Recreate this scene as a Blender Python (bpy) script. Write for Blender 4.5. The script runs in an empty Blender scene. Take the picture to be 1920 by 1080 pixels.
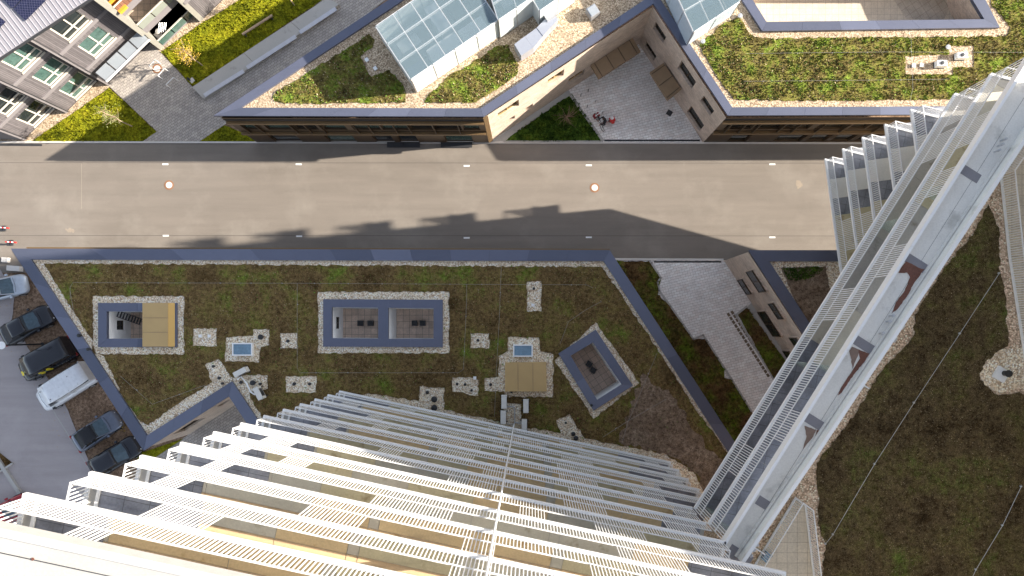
import bpy, math, random
import numpy as np
from mathutils import Vector
from mathutils.geometry import tessellate_polygon
random.seed(7); rng = np.random.default_rng(11)
C = bpy.context.scene.collection
H, F, NX, NY = 60.0, 1356.0, 997.0, 615.0
SKY, SUN, EXPO = .075, 3.6, 2.08
def P(px, py, z=0.0):
    k = (H - z) / F
    return ((px - NX) * k, -(py - NY) * k)
def PP(pts, z=0.0): return [P(a, b, z) for a, b in pts]
# ------------------------------------------------------------------ materials
def newmat(name):
    m = bpy.data.materials.new(name); m.use_nodes = True
    nt = m.node_tree; b = nt.nodes['Principled BSDF']
    return m, nt, b
def pos(nt, scale=(1, 1, 1), rot=0.0, uv=False):
    mp = nt.nodes.new('ShaderNodeMapping')
    if uv: s = nt.nodes.new('ShaderNodeUVMap').outputs[0]
    else: s = nt.nodes.new('ShaderNodeNewGeometry').outputs['Position']
    nt.links.new(s, mp.inputs[0]); mp.inputs['Scale'].default_value = scale; mp.inputs['Rotation'].default_value[2] = rot
    return mp.outputs[0]
def noise(nt, v, scale, detail=5, rough=.6):
    n = nt.nodes.new('ShaderNodeTexNoise'); n.inputs['Scale'].default_value = scale
    n.inputs['Detail'].default_value = detail; n.inputs['Roughness'].default_value = rough
    nt.links.new(v, n.inputs['Vector']); return n.outputs['Fac']
def ramp(nt, fac, stops, const=False):
    r = nt.nodes.new('ShaderNodeValToRGB'); nt.links.new(fac, r.inputs[0])
    if const: r.color_ramp.interpolation = 'CONSTANT'
    e = r.color_ramp.elements
    while len(e) < len(stops): e.new(.5)
    for i, (p, c) in enumerate(stops):
        e[i].position = p
    for i, (p, c) in enumerate(stops):
        e[i].color = (*c, 1) if len(c) == 3 else c
    return r.outputs[0]
def mix(nt, f, a, b, mode='MIX'):
    m = nt.nodes.new('ShaderNodeMix'); m.data_type = 'RGBA'; m.blend_type = mode
    if hasattr(f, 'links') or hasattr(f, 'is_linked'): nt.links.new(f, m.inputs[0])
    else: m.inputs[0].default_value = f
    for s, x in ((6, a), (7, b)):
        if isinstance(x, tuple): m.inputs[s].default_value = (*x, 1)
        else: nt.links.new(x, m.inputs[s])
    return m.outputs[2]
def bump(nt, b, h, strength=.3, dist=.02):
    n = nt.nodes.new('ShaderNodeBump'); n.inputs['Strength'].default_value = strength; n.inputs['Distance'].default_value = dist
    nt.links.new(h, n.inputs['Height']); nt.links.new(n.outputs[0], b.inputs['Normal'])
def plain(name, col, rough=.6, metal=0.0, var=.12, scale=3.0, fine=40.0, bmp=0.0, stain=None):
    m, nt, b = newmat(name); p = pos(nt)
    lo = tuple(c * (1 - var) for c in col); hi = tuple(min(1, c * (1 + var)) for c in col)
    c = ramp(nt, noise(nt, p, scale), [(.3, lo), (.7, hi)])
    f = noise(nt, p, fine, 3)
    c = mix(nt, .5, c, ramp(nt, f, [(.3, lo), (.7, hi)]))
    if stain:
        c = mix(nt, ramp(nt, noise(nt, p, stain[1], 6), [(stain[2], (0, 0, 0)), (stain[2] + .14, (1, 1, 1))]), c, stain[0])
    nt.links.new(c, b.inputs['Base Color']); b.inputs['Roughness'].default_value = rough; b.inputs['Metallic'].default_value = metal
    if bmp: bump(nt, b, f, bmp)
    return m
def m_gravel(name, k=1.0, tint=(1, 1, 1)):
    m, nt, b = newmat(name); p = pos(nt)
    v = nt.nodes.new('ShaderNodeTexVoronoi'); v.inputs['Scale'].default_value = 13; nt.links.new(p, v.inputs['Vector'])
    sx = nt.nodes.new('ShaderNodeSeparateColor'); nt.links.new(v.outputs['Color'], sx.inputs[0])
    T = lambda c: tuple(min(.9, x * k * t) for x, t in zip(c, tint))
    c = ramp(nt, sx.outputs[0], [(0, T((.2, .165, .13))), (.2, T((.34, .29, .24))), (.5, T((.50, .43, .36))), (.8, T((.60, .54, .47))), (1, T((.72, .68, .62)))])
    d = ramp(nt, v.outputs['Distance'], [(.35, (1, .98, .95)), (.8, (.5, .44, .39))])
    c = mix(nt, 1.0, c, d, 'MULTIPLY')
    c = mix(nt, ramp(nt, noise(nt, p, .9, 6), [(.45, (0, 0, 0)), (.75, (.55, .55, .55))]), c, T((.27, .23, .18)))
    nt.links.new(c, b.inputs['Base Color']); b.inputs['Roughness'].default_value = .9; b.inputs['Specular IOR Level'].default_value = .15
    bump(nt, b, v.outputs['Distance'], -.8, .04)
    return m
def m_green(name, stops, s1=.55, s2=9.0, spots=(.5, .45, .3), spot=.72, big=1.0):
    m, nt, b = newmat(name); p = pos(nt)
    a = noise(nt, p, s1, 8, .62); f = noise(nt, p, s2, 6, .75)
    ad = nt.nodes.new('ShaderNodeMath'); ad.operation = 'MULTIPLY_ADD'; nt.links.new(f, ad.inputs[0]); ad.inputs[1].default_value = .55; 
    ml = nt.nodes.new('ShaderNodeMath'); ml.operation = 'MULTIPLY'; nt.links.new(a, ml.inputs[0]); ml.inputs[1].default_value = big
    nt.links.new(ml.outputs[0], ad.inputs[2])
    sb = nt.nodes.new('ShaderNodeMath'); sb.operation = 'SUBTRACT'; nt.links.new(ad.outputs[0], sb.inputs[0]); sb.inputs[1].default_value = .275 + .5 * (big - 1)
    c = ramp(nt, sb.outputs[0], stops)
    fine = noise(nt, p, 34, 3, .7)
    c = mix(nt, 1.0, c, ramp(nt, noise(nt, p, 4.5, 6, .75), [(.38, (.5, .47, .45)), (.6, (1.3, 1.3, 1.3))]), 'MULTIPLY')
    c = mix(nt, 1.0, c, ramp(nt, fine, [(.38, (.4, .4, .4)), (.6, (1.5, 1.5, 1.5))]), 'MULTIPLY')
    c = mix(nt, ramp(nt, noise(nt, p, 17, 2), [(spot, (0, 0, 0)), (spot + .05, (.8, .8, .8))]), c, spots)
    nt.links.new(c, b.inputs['Base Color']); b.inputs['Roughness'].default_value = .95
    b.inputs['Specular IOR Level'].default_value = .05
    bump(nt, b, fine, .9, .06)
    return m
def m_asphalt(name, base, dust, warm=1.0):
    m, nt, b = newmat(name); p = pos(nt)
    lo = tuple(c * .86 for c in base); hi = tuple(c * 1.12 for c in base)
    st = noise(nt, pos(nt, (.06, .8, 1)), 1.6, 7, .6)
    c = ramp(nt, st, [(.25, lo), (.8, hi)])
    b.inputs['Specular IOR Level'].default_value = .2
    c = mix(nt, ramp(nt, noise(nt, pos(nt, (.5, 1, 1)), .5, 8, .7), [(.5, (0, 0, 0)), (.7, (.5, .5, .5))]), c, tuple(x * .8 for x in base))
    g = noise(nt, p, 22, 4, .8)
    c = mix(nt, 1.0, c, ramp(nt, g, [(.3, (.76, .76, .76)), (.7, (1.2, 1.2, 1.2))]), 'MULTIPLY')
    c = mix(nt, ramp(nt, noise(nt, p, .22, 7, .65), [(.5, (0, 0, 0)), (.78, (.75, .75, .75))]), c, dust)
    c = mix(nt, ramp(nt, noise(nt, pos(nt, (1, .35, 1)), 1.3, 7, .7), [(.66, (0, 0, 0)), (.8, (.5, .5, .5))]), c, tuple(min(1, d * 1.25) for d in dust))
    c = mix(nt, ramp(nt, noise(nt, p, 5, 3), [(.7, (0, 0, 0)), (.76, (.4, .4, .4))]), c, tuple(d * .55 for d in base))
    nt.links.new(c, b.inputs['Base Color']); b.inputs['Roughness'].default_value = .88
    bump(nt, b, g, .25, .01)
    return m
def m_brick(name, c1, c2, mortar, w=.24, h=.075, uv=True, rot=0.0, msize=.012, off=.5, rough=.85, var=.25, bs=.5, offset_freq=2):
    m, nt, b = newmat(name)
    v = pos(nt, (1, 1, 1), rot, uv)
    t = nt.nodes.new('ShaderNodeTexBrick'); nt.links.new(v, t.inputs['Vector'])
    t.inputs['Color1'].default_value = (*c1, 1); t.inputs['Color2'].default_value = (*c2, 1); t.inputs['Mortar'].default_value = (*mortar, 1)
    t.inputs['Scale'].default_value = 1; t.inputs['Mortar Size'].default_value = msize; t.inputs['Brick Width'].default_value = w; t.inputs['Row Height'].default_value = h
    t.inputs['Bias'].default_value = 0; t.offset = off; t.offset_frequency = offset_freq; t.inputs['Mortar Smooth'].default_value = .2
    p = pos(nt)
    c = mix(nt, 1.0, t.outputs['Color'], ramp(nt, noise(nt, p, 1.1, 6), [(.3, (1 - var,) * 3), (.7, (1 + var * .5,) * 3)]), 'MULTIPLY')
    c = mix(nt, .6, c, mix(nt, 1.0, c, ramp(nt, noise(nt, p, 14, 3), [(.3, (.75,) * 3), (.7, (1.2,) * 3)]), 'MULTIPLY'))
    nt.links.new(c, b.inputs['Base Color']); b.inputs['Roughness'].default_value = rough
    bump(nt, b, t.outputs['Fac'], -bs, .01)
    return m
def m_boards(name, c1, c2, w=.13, rough=.75, vertical=True, dark=.45):
    m, nt, b = newmat(name)
    v = pos(nt, (1 / w, .6, 1) if vertical else (.6, 1 / w, 1), 0, True)
    t = nt.nodes.new('ShaderNodeTexBrick'); nt.links.new(v, t.inputs['Vector'])
    if not vertical:
        t.inputs['Brick Width'].default_value = 3.0; t.inputs['Row Height'].default_value = 1; t.inputs['Mortar Size'].default_value = .07
    else:
        t.inputs['Brick Width'].default_value = 1.0; t.inputs['Row Height'].default_value = 50; t.inputs['Mortar Size'].default_value = .09; t.offset = 0
    t.inputs['Scale'].default_value = 1
    t.inputs['Color1'].default_value = (*c1, 1); t.inputs['Color2'].default_value = (*c2, 1); t.inputs['Mortar'].default_value = tuple(x * dark for x in c1) + (1,)
    c = mix(nt, 1.0, t.outputs['Color'], ramp(nt, noise(nt, pos(nt, (6, 6, .6)), 3, 5), [(.3, (.7,) * 3), (.7, (1.2,) * 3)]), 'MULTIPLY')
    nt.links.new(c, b.inputs['Base Color']); b.inputs['Roughness'].default_value = rough
    bump(nt, b, t.outputs['Fac'], -.6, .015)
    return m
def m_glass(name, tint, alpha, rough=.04, metal=0.0):
    m, nt, b = newmat(name)
    b.inputs['Base Color'].default_value = (*tint, 1); b.inputs['Roughness'].default_value = rough
    b.inputs['Metallic'].default_value = metal; b.inputs['Alpha'].default_value = alpha
    return m
M = {}
M['asphalt'] = m_asphalt('asphalt', (0.216, 0.191, 0.168), (0.288, 0.263, 0.233))
M['asphalt2'] = m_asphalt('parking asphalt', (0.38, 0.343, 0.343), (0.454, 0.417, 0.417))
M['dust'] = plain('chalky dust', (0.284, 0.239, 0.193), .95, 0, .2, 1.5, 9)
M['dirt'] = m_green('bare soil', [(.2, (0.169, 0.115, 0.0785)), (.5, (0.285, 0.197, 0.137)), (.8, (0.427, 0.306, 0.223))], .5, 6, (0.841, 0.665, 0.444), .76)
M['drysoil'] = m_green('dry soil', [(.2, (0.137, 0.0992, 0.072)), (.5, (0.212, 0.155, 0.111)), (.8, (0.323, 0.255, 0.198))], .6, 11, (0.422, 0.361, 0.298), .7)
M['gravel'] = m_gravel('gravel', 1.95, (1, .94, .86))  # gravel of the shaded roofs, colour raised to make up for the shade
M['gravel_sun'] = m_gravel('sunlit gravel', 1.12, (1, .93, .82))  # sunlit copy of the gravel, kept darker in colour than the shaded one
M['sedum'] = m_green('sedum', [(.25, (0.0826, 0.0536, 0.0226)), (.45, (0.159, 0.108, 0.0487)), (.58, (0.165, 0.128, 0.0452)), (.7, (0.131, 0.159, 0.0305)), (.85, (0.138, 0.242, 0.0261))], .42, 8, (0.619, 0.485, 0.243), .68, 1.25)  # sedum of the shaded lower roof, colour raised to offset the shade
M['sedum_sun'] = m_green('sunny sedum', [(.22, (.05, .042, .016)), (.4, (.15, .125, .045)), (.52, (.17, .16, .042)), (.64, (.14, .19, .03)), (.8, (.18, .26, .035))], .7, 8, (.34, .29, .16), .76, 1.35)  # copy for the sunlit roof, its yellower sun tone put into the colour
M['lawn'] = m_green('lawn', [(.2, (0.0599, 0.0665, 0.008)), (.4, (0.146, 0.162, 0.01)), (.6, (0.232, 0.233, 0.012)), (.8, (0.309, 0.275, 0.025))], .8, 9, (0.309, 0.285, 0.07), .8, 1.2)
M['hedge'] = m_green('ground cover', [(.2, (0.072, 0.0448, 0.0192)), (.42, (0.16, 0.0992, 0.0448)), (.57, (0.137, 0.137, 0.032)), (.72, (0.145, 0.24, 0.0192)), (.85, (0.24, 0.385, 0.032))], .33, 8, (0.255, 0.16, 0.0802), .76, 1.5)
M['shrub'] = m_green('shrub cover', [(.2, (0.0216, 0.0432, 0.0108)), (.45, (0.0486, 0.0972, 0.0162)), (.65, (0.0972, 0.162, 0.0216)), (.85, (0.216, 0.27, 0.0324))], 1.0, 9, (0.27, 0.27, 0.054), .8, 1.1)
M['paver'] = m_brick('pavers', (0.484, 0.44, 0.396), (0.363, 0.33, 0.308), (0.209, 0.193, 0.176), .32, .2, False, math.radians(-33), .016, .5, .85, .2, .4)
M['paver_pale'] = m_brick('pale pavers', (0.86, 0.86, 0.849), (0.77, 0.724, 0.7), (0.472, 0.441, 0.424), .42, .21, False, math.radians(-14), .014, .5, .85, .16, .35)
M['tile'] = m_brick('terrace tiles', (0.814, 0.638, 0.517), (0.638, 0.495, 0.396), (0.264, 0.209, 0.165), .5, .5, False, 0, .014, 0, .8, .2, .3)
M['tile_pale'] = m_brick('cream tiles', (0.627, 0.56, 0.459), (0.582, 0.521, 0.426), (0.314, 0.269, 0.224), .5, .5, False, 0, .01, 0, .8, .12, .3)
M['tile_rot'] = m_brick('angled tiles', (0.72, 0.552, 0.444), (0.6, 0.456, 0.36), (0.24, 0.192, 0.144), .5, .5, False, math.radians(-33), .014, 0, .8, .15, .3)
M['tile_dark'] = m_brick('slate tiles', (0.294, 0.31, 0.361), (0.222, 0.241, 0.294), (0.12, 0.128, 0.155), .8, .6, False, math.radians(12), .012, 0, .5, .4, .3)
M['brick'] = m_brick('pale brick', (0.647, 0.522, 0.43), (0.448, 0.348, 0.28), (0.572, 0.497, 0.423), .3, .09, True, 0, .012, .5, .85, .2)
M['coping'] = plain('blue grey metal', (0.121, 0.134, 0.192), .38, .35, .08, .8, 18)
M['coping2'] = plain('blue grey metal darker', (0.0968, 0.109, 0.158), .42, .35, .08, .8, 18)
M['coping3'] = plain('blue grey metal paler', (0.148, 0.164, 0.231), .35, .35, .08, .8, 18)
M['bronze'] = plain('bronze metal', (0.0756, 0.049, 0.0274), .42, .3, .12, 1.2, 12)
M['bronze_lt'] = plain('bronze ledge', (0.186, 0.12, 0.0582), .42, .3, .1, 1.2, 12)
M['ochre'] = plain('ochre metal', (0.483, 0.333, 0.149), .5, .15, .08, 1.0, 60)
M['ochre_lt'] = plain('golden metal', (.6, .38, .12), .5, .15, .06, 1.5, 60)
M['canopy'] = plain('brown canopy metal', (0.273, 0.189, 0.111), .6, .1, .15, 1.4, 70)
M['white'] = plain('white paint', (.78, .79, .80), .4, 0, .03, 1, 20)
M['rail'] = plain('white railing paint', (.76, .77, .785), .4, 0, .03, .6, 12, 0, ((.62, .62, .6), 2.5, .66))
M['plaster'] = plain('white plaster', (.87, .865, .85), .9, 0, .03, 1, 20)
M['cream'] = plain('cream plaster', (.70, .60, .42), .85, 0, .07, .9, 20)
M['concrete'] = plain('pale concrete', (0.414, 0.405, 0.387), .85, 0, .1, .5, 16, .15, ((0.297, 0.288, 0.27), 1.3, .6))
M['concrete_gal'] = plain('gallery concrete', (0.684, 0.672, 0.64), .8, 0, .12, .8, 14, .1, ((0.466, 0.457, 0.428), .9, .58))
M['kerb'] = plain('kerb concrete', (.58, .56, .54), .85, 0, .1, 2, 20)
M['olive1'] = plain('olive concrete', (0.535, 0.481, 0.321), .75, 0, .16, 1.2, 14, .1, ((0.321, 0.256, 0.151), 1.6, .58))
M['olive2'] = plain('tan concrete', (0.624, 0.482, 0.284), .75, 0, .16, 1.2, 14, .1, ((0.416, 0.265, 0.113), 1.4, .58))
M['olive3'] = plain('grey concrete', (0.495, 0.476, 0.409), .75, 0, .14, 1.2, 14, .1, ((0.305, 0.267, 0.19), 1.6, .6))
M['greyconc'] = plain('gallery floor concrete', (0.43, 0.42, 0.391), .75, 0, .16, 1.0, 14, .1, ((0.254, 0.235, 0.196), 1.3, .58))
M['peach'] = plain('sunlit peach strip', (.60, .44, .27), .7, 0, .1, 1.5, 20, 0, ((.42, .27, .12), 2, .6))  # warm sunlight on the inner balcony floor, put into the colour
M['strip'] = plain('pale threshold', (.5, .47, .4), .7, 0, .1, 1.5, 20)
M['rust'] = plain('rust stain', (0.138, 0.0517, 0.0322), .55, 0, .35, 3.5, 14)
M['ruststain'] = plain('brown water stain', (.20, .135, .105), .6, 0, .2, 3, 14)
M['greystrip'] = plain('grey membrane strip', (0.216, 0.211, 0.234), .8, 0, .08, 2, 20)
M['wood'] = m_boards('grey timber boards', (0.16, 0.146, 0.153), (0.102, 0.0918, 0.0986), .14, .8, True, .4)
M['dry'] = plain('dry stalks', (.42, .34, .22), .9, 0, .35, 3, 11)
M['greenleaf'] = plain('fresh green leaves', (.13, .24, .03), .8, 0, .4, 2, 9)
M['wood_plain'] = plain('grey timber band', (0.195, 0.18, 0.188), .8, 0, .12, 1.5, 20)
M['decking'] = m_boards('brown boards', (.24, .12, .075), (.19, .09, .055), .3, .7, True)
M['seam'] = m_boards('standing seam roof', (.47, .45, .49), (.44, .42, .46), .21, .45, True, .55)
M['solar'] = m_brick('solar cells', (0.0126, 0.0154, 0.0455), (0.0105, 0.014, 0.0385), (0.084, 0.084, 0.14), .16, .16, True, 0, .008, 0, .2, .05, .1)
M['glass_roof'] = m_glass('glasshouse roof glass', (.20, .28, .33), .42, .08)
M['glass_side'] = plain('frosted glass panel', (0.594, 0.648, 0.666), .25, 0, .05, .7, 10)
M['glass_clear'] = m_glass('clear greenish glass', (.55, .68, .62), .38, .05)
M['glass_dark'] = m_glass('dark window glass', (.02, .026, .028), 1, .06)
M['glass_teal'] = plain('curtained window glass', (0.06, 0.112, 0.1), .12, 0, .5, 2.2, 9)
M['glass_canopy'] = plain('canopy glass', (0.305, 0.338, 0.377), .2, 0, .07, 1, 8)
M['glass_sky'] = plain('skylight glass', (.17, .27, .36), .12, .2, .25, 1.2, 6)
M['frame'] = plain('pale window frame', (.62, .58, .5), .5, 0, .05)
M['black'] = plain('black plastic', (.018, .019, .022), .5, 0, .2)
M['darkgrey'] = plain('dark grey metal', (.05, .052, .058), .45, .3, .15)
M['wirem'] = plain('weathered wire', (.30, .29, .27), .6, .2)
M['galv'] = plain('galvanised steel', (.50, .51, .53), .38, .6, .1, 3, 20)
M['silver'] = plain('silver cladding', (0.45, 0.48, 0.555), .33, .5, .06, .8, 8)
M['tyre'] = plain('tyre rubber', (.02, .02, .021), .85, 0, .1)
M['bark'] = plain('pale bark', (.36, .27, .19), .9, 0, .25, 6, 30)
M['twig'] = plain('dry twigs', (.26, .18, .12), .9, 0, .3, 6, 30)
M['leaf_y'] = plain('yellow leaves', (0.44, 0.288, 0.032), .7, 0, .4, 4, 9)
M['leaf_g'] = plain('pale green leaves', (0.168, 0.192, 0.06), .7, 0, .4, 4, 9)
M['red'] = plain('red fabric', (.55, .02, .015), .6, 0, .1)
M['dkred'] = plain('dark red fabric', (.22, .015, .02), .6, 0, .2)
M['orange'] = plain('orange cushion', (.75, .3, .03), .7, 0, .1)
M['redwhite'] = None
M['skin'] = plain('skin', (.5, .32, .24), .6, 0, .05)
M['hair'] = plain('hair', (.06, .035, .02), .8, 0, .1)
M['cloth'] = plain('black jacket cloth', (.02, .022, .026), .85, 0, .2)
M['yellow'] = plain('yellow marking', (.8, .62, .02), .45, 0, .03)
M['blue'] = plain('blue marking', (.05, .25, .4), .45, 0, .03)
M['mulch'] = plain('brown joint', (.16, .12, .08), .9, 0, .2)
def paint(name, col, rough=.25, metal=.2):
    m, nt, b = newmat(name)
    p = pos(nt); c = ramp(nt, noise(nt, p, 3), [(.3, tuple(x * .9 for x in col)), (.7, tuple(min(1, x * 1.08) for x in col))])
    nt.links.new(c, b.inputs['Base Color']); b.inputs['Roughness'].default_value = rough; b.inputs['Metallic'].default_value = metal
    b.inputs['Coat Weight'].default_value = .6; b.inputs['Coat Roughness'].default_value = .08
    return m
M['p_black'] = paint('black car paint', (.012, .014, .022)); M['p_white'] = paint('white car paint', (.72, .74, .78), .3, 0)
M['p_grey'] = paint('blue grey car paint', (.13, .15, .2), .3, .4); M['p_red'] = paint('red car paint', (.32, .01, .02))
M['p_pale'] = paint('pale silver car paint', (.5, .55, .62), .28, .3)
M['softtop'] = plain('black fabric roof', (.016, .017, .022), .9, 0, .2, 4, 40)
M['head'] = plain('headlamp', (.7, .72, .75), .15, .2, .05); M['tail'] = plain('tail lamp', (.35, .02, .02), .3, 0, .1)
# ------------------------------------------------------------------ mesh building
def empty(name, loc=(0, 0, 0), label=None, cat=None, group=None, kind=None):
    o = bpy.data.objects.new(name, None); C.objects.link(o); o.location = loc; o.empty_display_size = .2
    return tag(o, label, cat, group, kind)
def tag(o, label=None, cat=None, group=None, kind=None):
    if label: o['label'] = label
    if cat: o['category'] = cat
    if group: o['group'] = group
    if kind: o['kind'] = kind
    return o
def ccw(poly):
    a = sum(poly[i][0] * poly[(i + 1) % len(poly)][1] - poly[(i + 1) % len(poly)][0] * poly[i][1] for i in range(len(poly)))
    return list(poly) if a > 0 else list(poly)[::-1]
SPLITS = {'window_rail', 'floor_band', 'facade_fin', 'membrane_strip', 'rust_stain', 'seam', 'coping_joint', 'ledge', 'shadow_gap', 'bracket', 'parapet_panel', 'roof_rib', 'roof_fixing', 'post', 'pillar', 'foot', 'beam', 'red_stripe', 'white_stripe', 'holder', 'side_glazing', 'side_panel', 'parapet', 'coping', 'step'}
class MB:
    def __init__(s): s.v = []; s.f = []; s.m = []; s.mats = []; s.cur = 0
    def mat(s, m):
        if m not in s.mats: s.mats.append(m)
        s.cur = s.mats.index(m); return s
    def face(s, pts):
        n = len(s.v); s.v += [tuple(p) for p in pts]; s.f.append(tuple(range(n, n + len(pts)))); s.m.append(s.cur)
    def sheet(s, poly, z, holes=(), up=True):
        loops = [[Vector((x, y, 0)) for x, y in ccw(poly)]] + [[Vector((x, y, 0)) for x, y in ccw(h)][::-1] for h in holes]
        flat = [p for l in loops for p in l]; n = len(s.v); zz = z if callable(z) else (lambda x, y: z)
        s.v += [(p.x, p.y, zz(p.x, p.y)) for p in flat]
        for t in tessellate_polygon(loops):
            a, b, c = [flat[i] for i in t]
            cr = (b - a).cross(c - a).z
            if abs(cr) < 1e-9: continue
            t = tuple(t) if (cr > 0) == up else tuple(t)[::-1]
            s.f.append(tuple(n + i for i in t)); s.m.append(s.cur)
        return s
    def prism(s, poly, z0, z1, holes=(), bottom=True):
        poly = ccw(poly); s.sheet(poly, z1, holes)
        if bottom: s.sheet(poly, z0, holes, False)
        for l, rev in [(poly, False)] + [(ccw(h), True) for h in holes]:
            for i in range(len(l)):
                a, b = l[i], l[(i + 1) % len(l)]
                if rev: a, b = b, a
                s.face([(*a, z0), (*b, z0), (*b, z1), (*a, z1)])
        return s
    def seg(s, a, b, w, z0, z1, off=0.0, ext=0.0):
        a = Vector(a[:2]); b = Vector(b[:2]); d = (b - a).normalized(); n = Vector((-d.y, d.x))
        a = a - d * ext; b = b + d * ext
        q = [a + n * (off - w / 2), b + n * (off - w / 2), b + n * (off + w / 2), a + n * (off + w / 2)]
        return s.prism([tuple(x) for x in q], z0, z1)
    def box(s, cx, cy, w, d, z0, z1, rot=0.0):
        c, sn = math.cos(rot), math.sin(rot)
        return s.prism([(cx + x * c - y * sn, cy + x * sn + y * c) for x, y in ((-w / 2, -d / 2), (w / 2, -d / 2), (w / 2, d / 2), (-w / 2, d / 2))], z0, z1)
    def tube(s, path, r, n=6, r1=None):
        path = [Vector(p) for p in path]; rings = []
        for i, p in enumerate(path):
            d = (path[min(i + 1, len(path) - 1)] - path[max(i - 1, 0)]).normalized()
            up = Vector((0, 0, 1)) if abs(d.z) < .9 else Vector((1, 0, 0))
            u = d.cross(up).normalized(); w = d.cross(u)
            rr = r if r1 is None else r + (r1 - r) * i / (len(path) - 1)
            k = len(s.v)
            for j in range(n):
                t = 2 * math.pi * j / n; s.v.append(tuple(p + u * rr * math.cos(t) + w * rr * math.sin(t)))
            rings.append(k)
        for i in range(len(path) - 1):
            for j in range(n):
                a = rings[i] + j; b = rings[i] + (j + 1) % n; c = rings[i + 1] + (j + 1) % n; e = rings[i + 1] + j
                s.f.append((a, b, c, e)); s.m.append(s.cur)
        s.f.append(tuple(rings[0] + j for j in range(n))[::-1]); s.m.append(s.cur)
        s.f.append(tuple(rings[-1] + j for j in range(n))); s.m.append(s.cur)
        return s
    def lathe(s, cx, cy, prof, n=16):
        rings = []
        for r, z in prof:
            rings.append(len(s.v))
            for j in range(n):
                t = 2 * math.pi * j / n; s.v.append((cx + r * math.cos(t), cy + r * math.sin(t), z))
        for i in range(len(prof) - 1):
            for j in range(n):
                s.f.append((rings[i] + j, rings[i] + (j + 1) % n, rings[i + 1] + (j + 1) % n, rings[i + 1] + j)); s.m.append(s.cur)
        s.f.append(tuple(rings[-1] + j for j in range(n))); s.m.append(s.cur)
        return s
    def loft(s, rings, caps=True):
        k = []
        for r in rings: k.append(len(s.v)); s.v += [tuple(p) for p in r]
        n = len(rings[0])
        for i in range(len(rings) - 1):
            for j in range(n):
                s.f.append((k[i] + j, k[i] + (j + 1) % n, k[i + 1] + (j + 1) % n, k[i + 1] + j)); s.m.append(s.cur)
        if caps:
            s.f.append(tuple(k[0] + j for j in range(n))[::-1]); s.m.append(s.cur)
            s.f.append(tuple(k[-1] + j for j in range(n))); s.m.append(s.cur)
        return s
    def build(s, name, mat=None, parent=None, label=None, cat=None, group=None, kind=None, origin=None, smooth=False, bevel=0):
        if name in SPLITS and parent is not None:
            par = list(range(len(s.f))); seen = {}
            def fd(i):
                while par[i] != i: par[i] = par[par[i]]; i = par[i]
                return i
            for i, fc in enumerate(s.f):
                for v in fc:
                    k = tuple(round(c, 4) for c in s.v[v])
                    if k in seen: par[fd(i)] = fd(seen[k])
                    else: seen[k] = i
            gr = {}
            for i in range(len(s.f)): gr.setdefault(fd(i), []).append(i)
            if len(gr) > 1:
                last = None
                for ids in gr.values():
                    m = MB(); m.mats = s.mats
                    for i in ids:
                        n0 = len(m.v); m.v += [s.v[v] for v in s.f[i]]; m.f.append(tuple(range(n0, n0 + len(s.f[i])))); m.m.append(s.m[i])
                    last = m.build(name, mat, parent, smooth=smooth, bevel=bevel)
                return last
        if mat is not None: s.mats = [mat]; s.m = [0] * len(s.f)
        me = bpy.data.meshes.new(name)
        v = np.array(s.v, dtype=float)
        if origin is not None: o0 = np.array(origin, float)
        elif parent is not None: o0 = np.zeros(3)
        else: o0 = np.array([v[:, 0].mean(), v[:, 1].mean(), v[:, 2].min()])
        # world offset of parents
        off = np.zeros(3); q = parent
        while q is not None: off += np.array(q.location); q = q.parent
        me.from_pydata((v - o0 - off).tolist(), [], s.f)
        for m in s.mats: me.materials.append(m)
        me.polygons.foreach_set('material_index', s.m)
        me.update()
        # box-projected metric UVs
        uv = me.uv_layers.new(name='UVMap'); data = np.zeros((len(me.loops), 2))
        vi = np.zeros(len(me.loops), int); me.loops.foreach_get('vertex_index', vi)
        nr = np.zeros(len(me.polygons) * 3); me.polygons.foreach_get('normal', nr); nr = nr.reshape(-1, 3)
        ls = np.zeros(len(me.polygons), int); me.polygons.foreach_get('loop_start', ls)
        lt = np.zeros(len(me.polygons), int); me.polygons.foreach_get('loop_total', lt)
        fi = np.repeat(np.arange(len(lt)), lt); nn = nr[fi]; pv = v[vi]
        hor = np.abs(nn[:, 2]) > .9
        tl = np.hypot(nn[:, 0], nn[:, 1]) + 1e-9
        tx, ty = -nn[:, 1] / tl, nn[:, 0] / tl
        data[:, 0] = np.where(hor, pv[:, 0], pv[:, 0] * tx + pv[:, 1] * ty); data[:, 1] = np.where(hor, pv[:, 1], pv[:, 2] / np.maximum(tl, .2))
        uv.data.foreach_set('uv', data.ravel())
        if smooth: me.shade_smooth()
        o = bpy.data.objects.new(name, me); C.objects.link(o)
        if parent is not None: o.parent = parent
        else: o.location = tuple(o0)
        if bevel:
            b = o.modifiers.new('bevel', 'BEVEL'); b.width = bevel; b.segments = 2; b.limit_method = 'ANGLE'
        return tag(o, label, cat, group, kind)
def off_poly(poly, d):
    """offset CCW polygon inward by d (d may be per-edge list)"""
    n = len(poly); dd = d if isinstance(d, (list, tuple)) else [d] * n; out = []
    for i in range(n):
        p0, p1, p2 = Vector(poly[i - 1]), Vector(poly[i]), Vector(poly[(i + 1) % n])
        d1 = (p1 - p0).normalized(); d2 = (p2 - p1).normalized()
        n1 = Vector((-d1.y, d1.x)); n2 = Vector((-d2.y, d2.x)); a, b = dd[i - 1], dd[i]
        det = n1.x * n2.y - n1.y * n2.x
        if abs(det) < 1e-4: out.append(tuple(p1 + n1 * a)); continue
        c1 = n1.dot(p1) + a; c2 = n2.dot(p1) + b
        out.append(((c1 * n2.y - n1.y * c2) / det, (n1.x * c2 - c1 * n2.x) / det))
    return out
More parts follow.
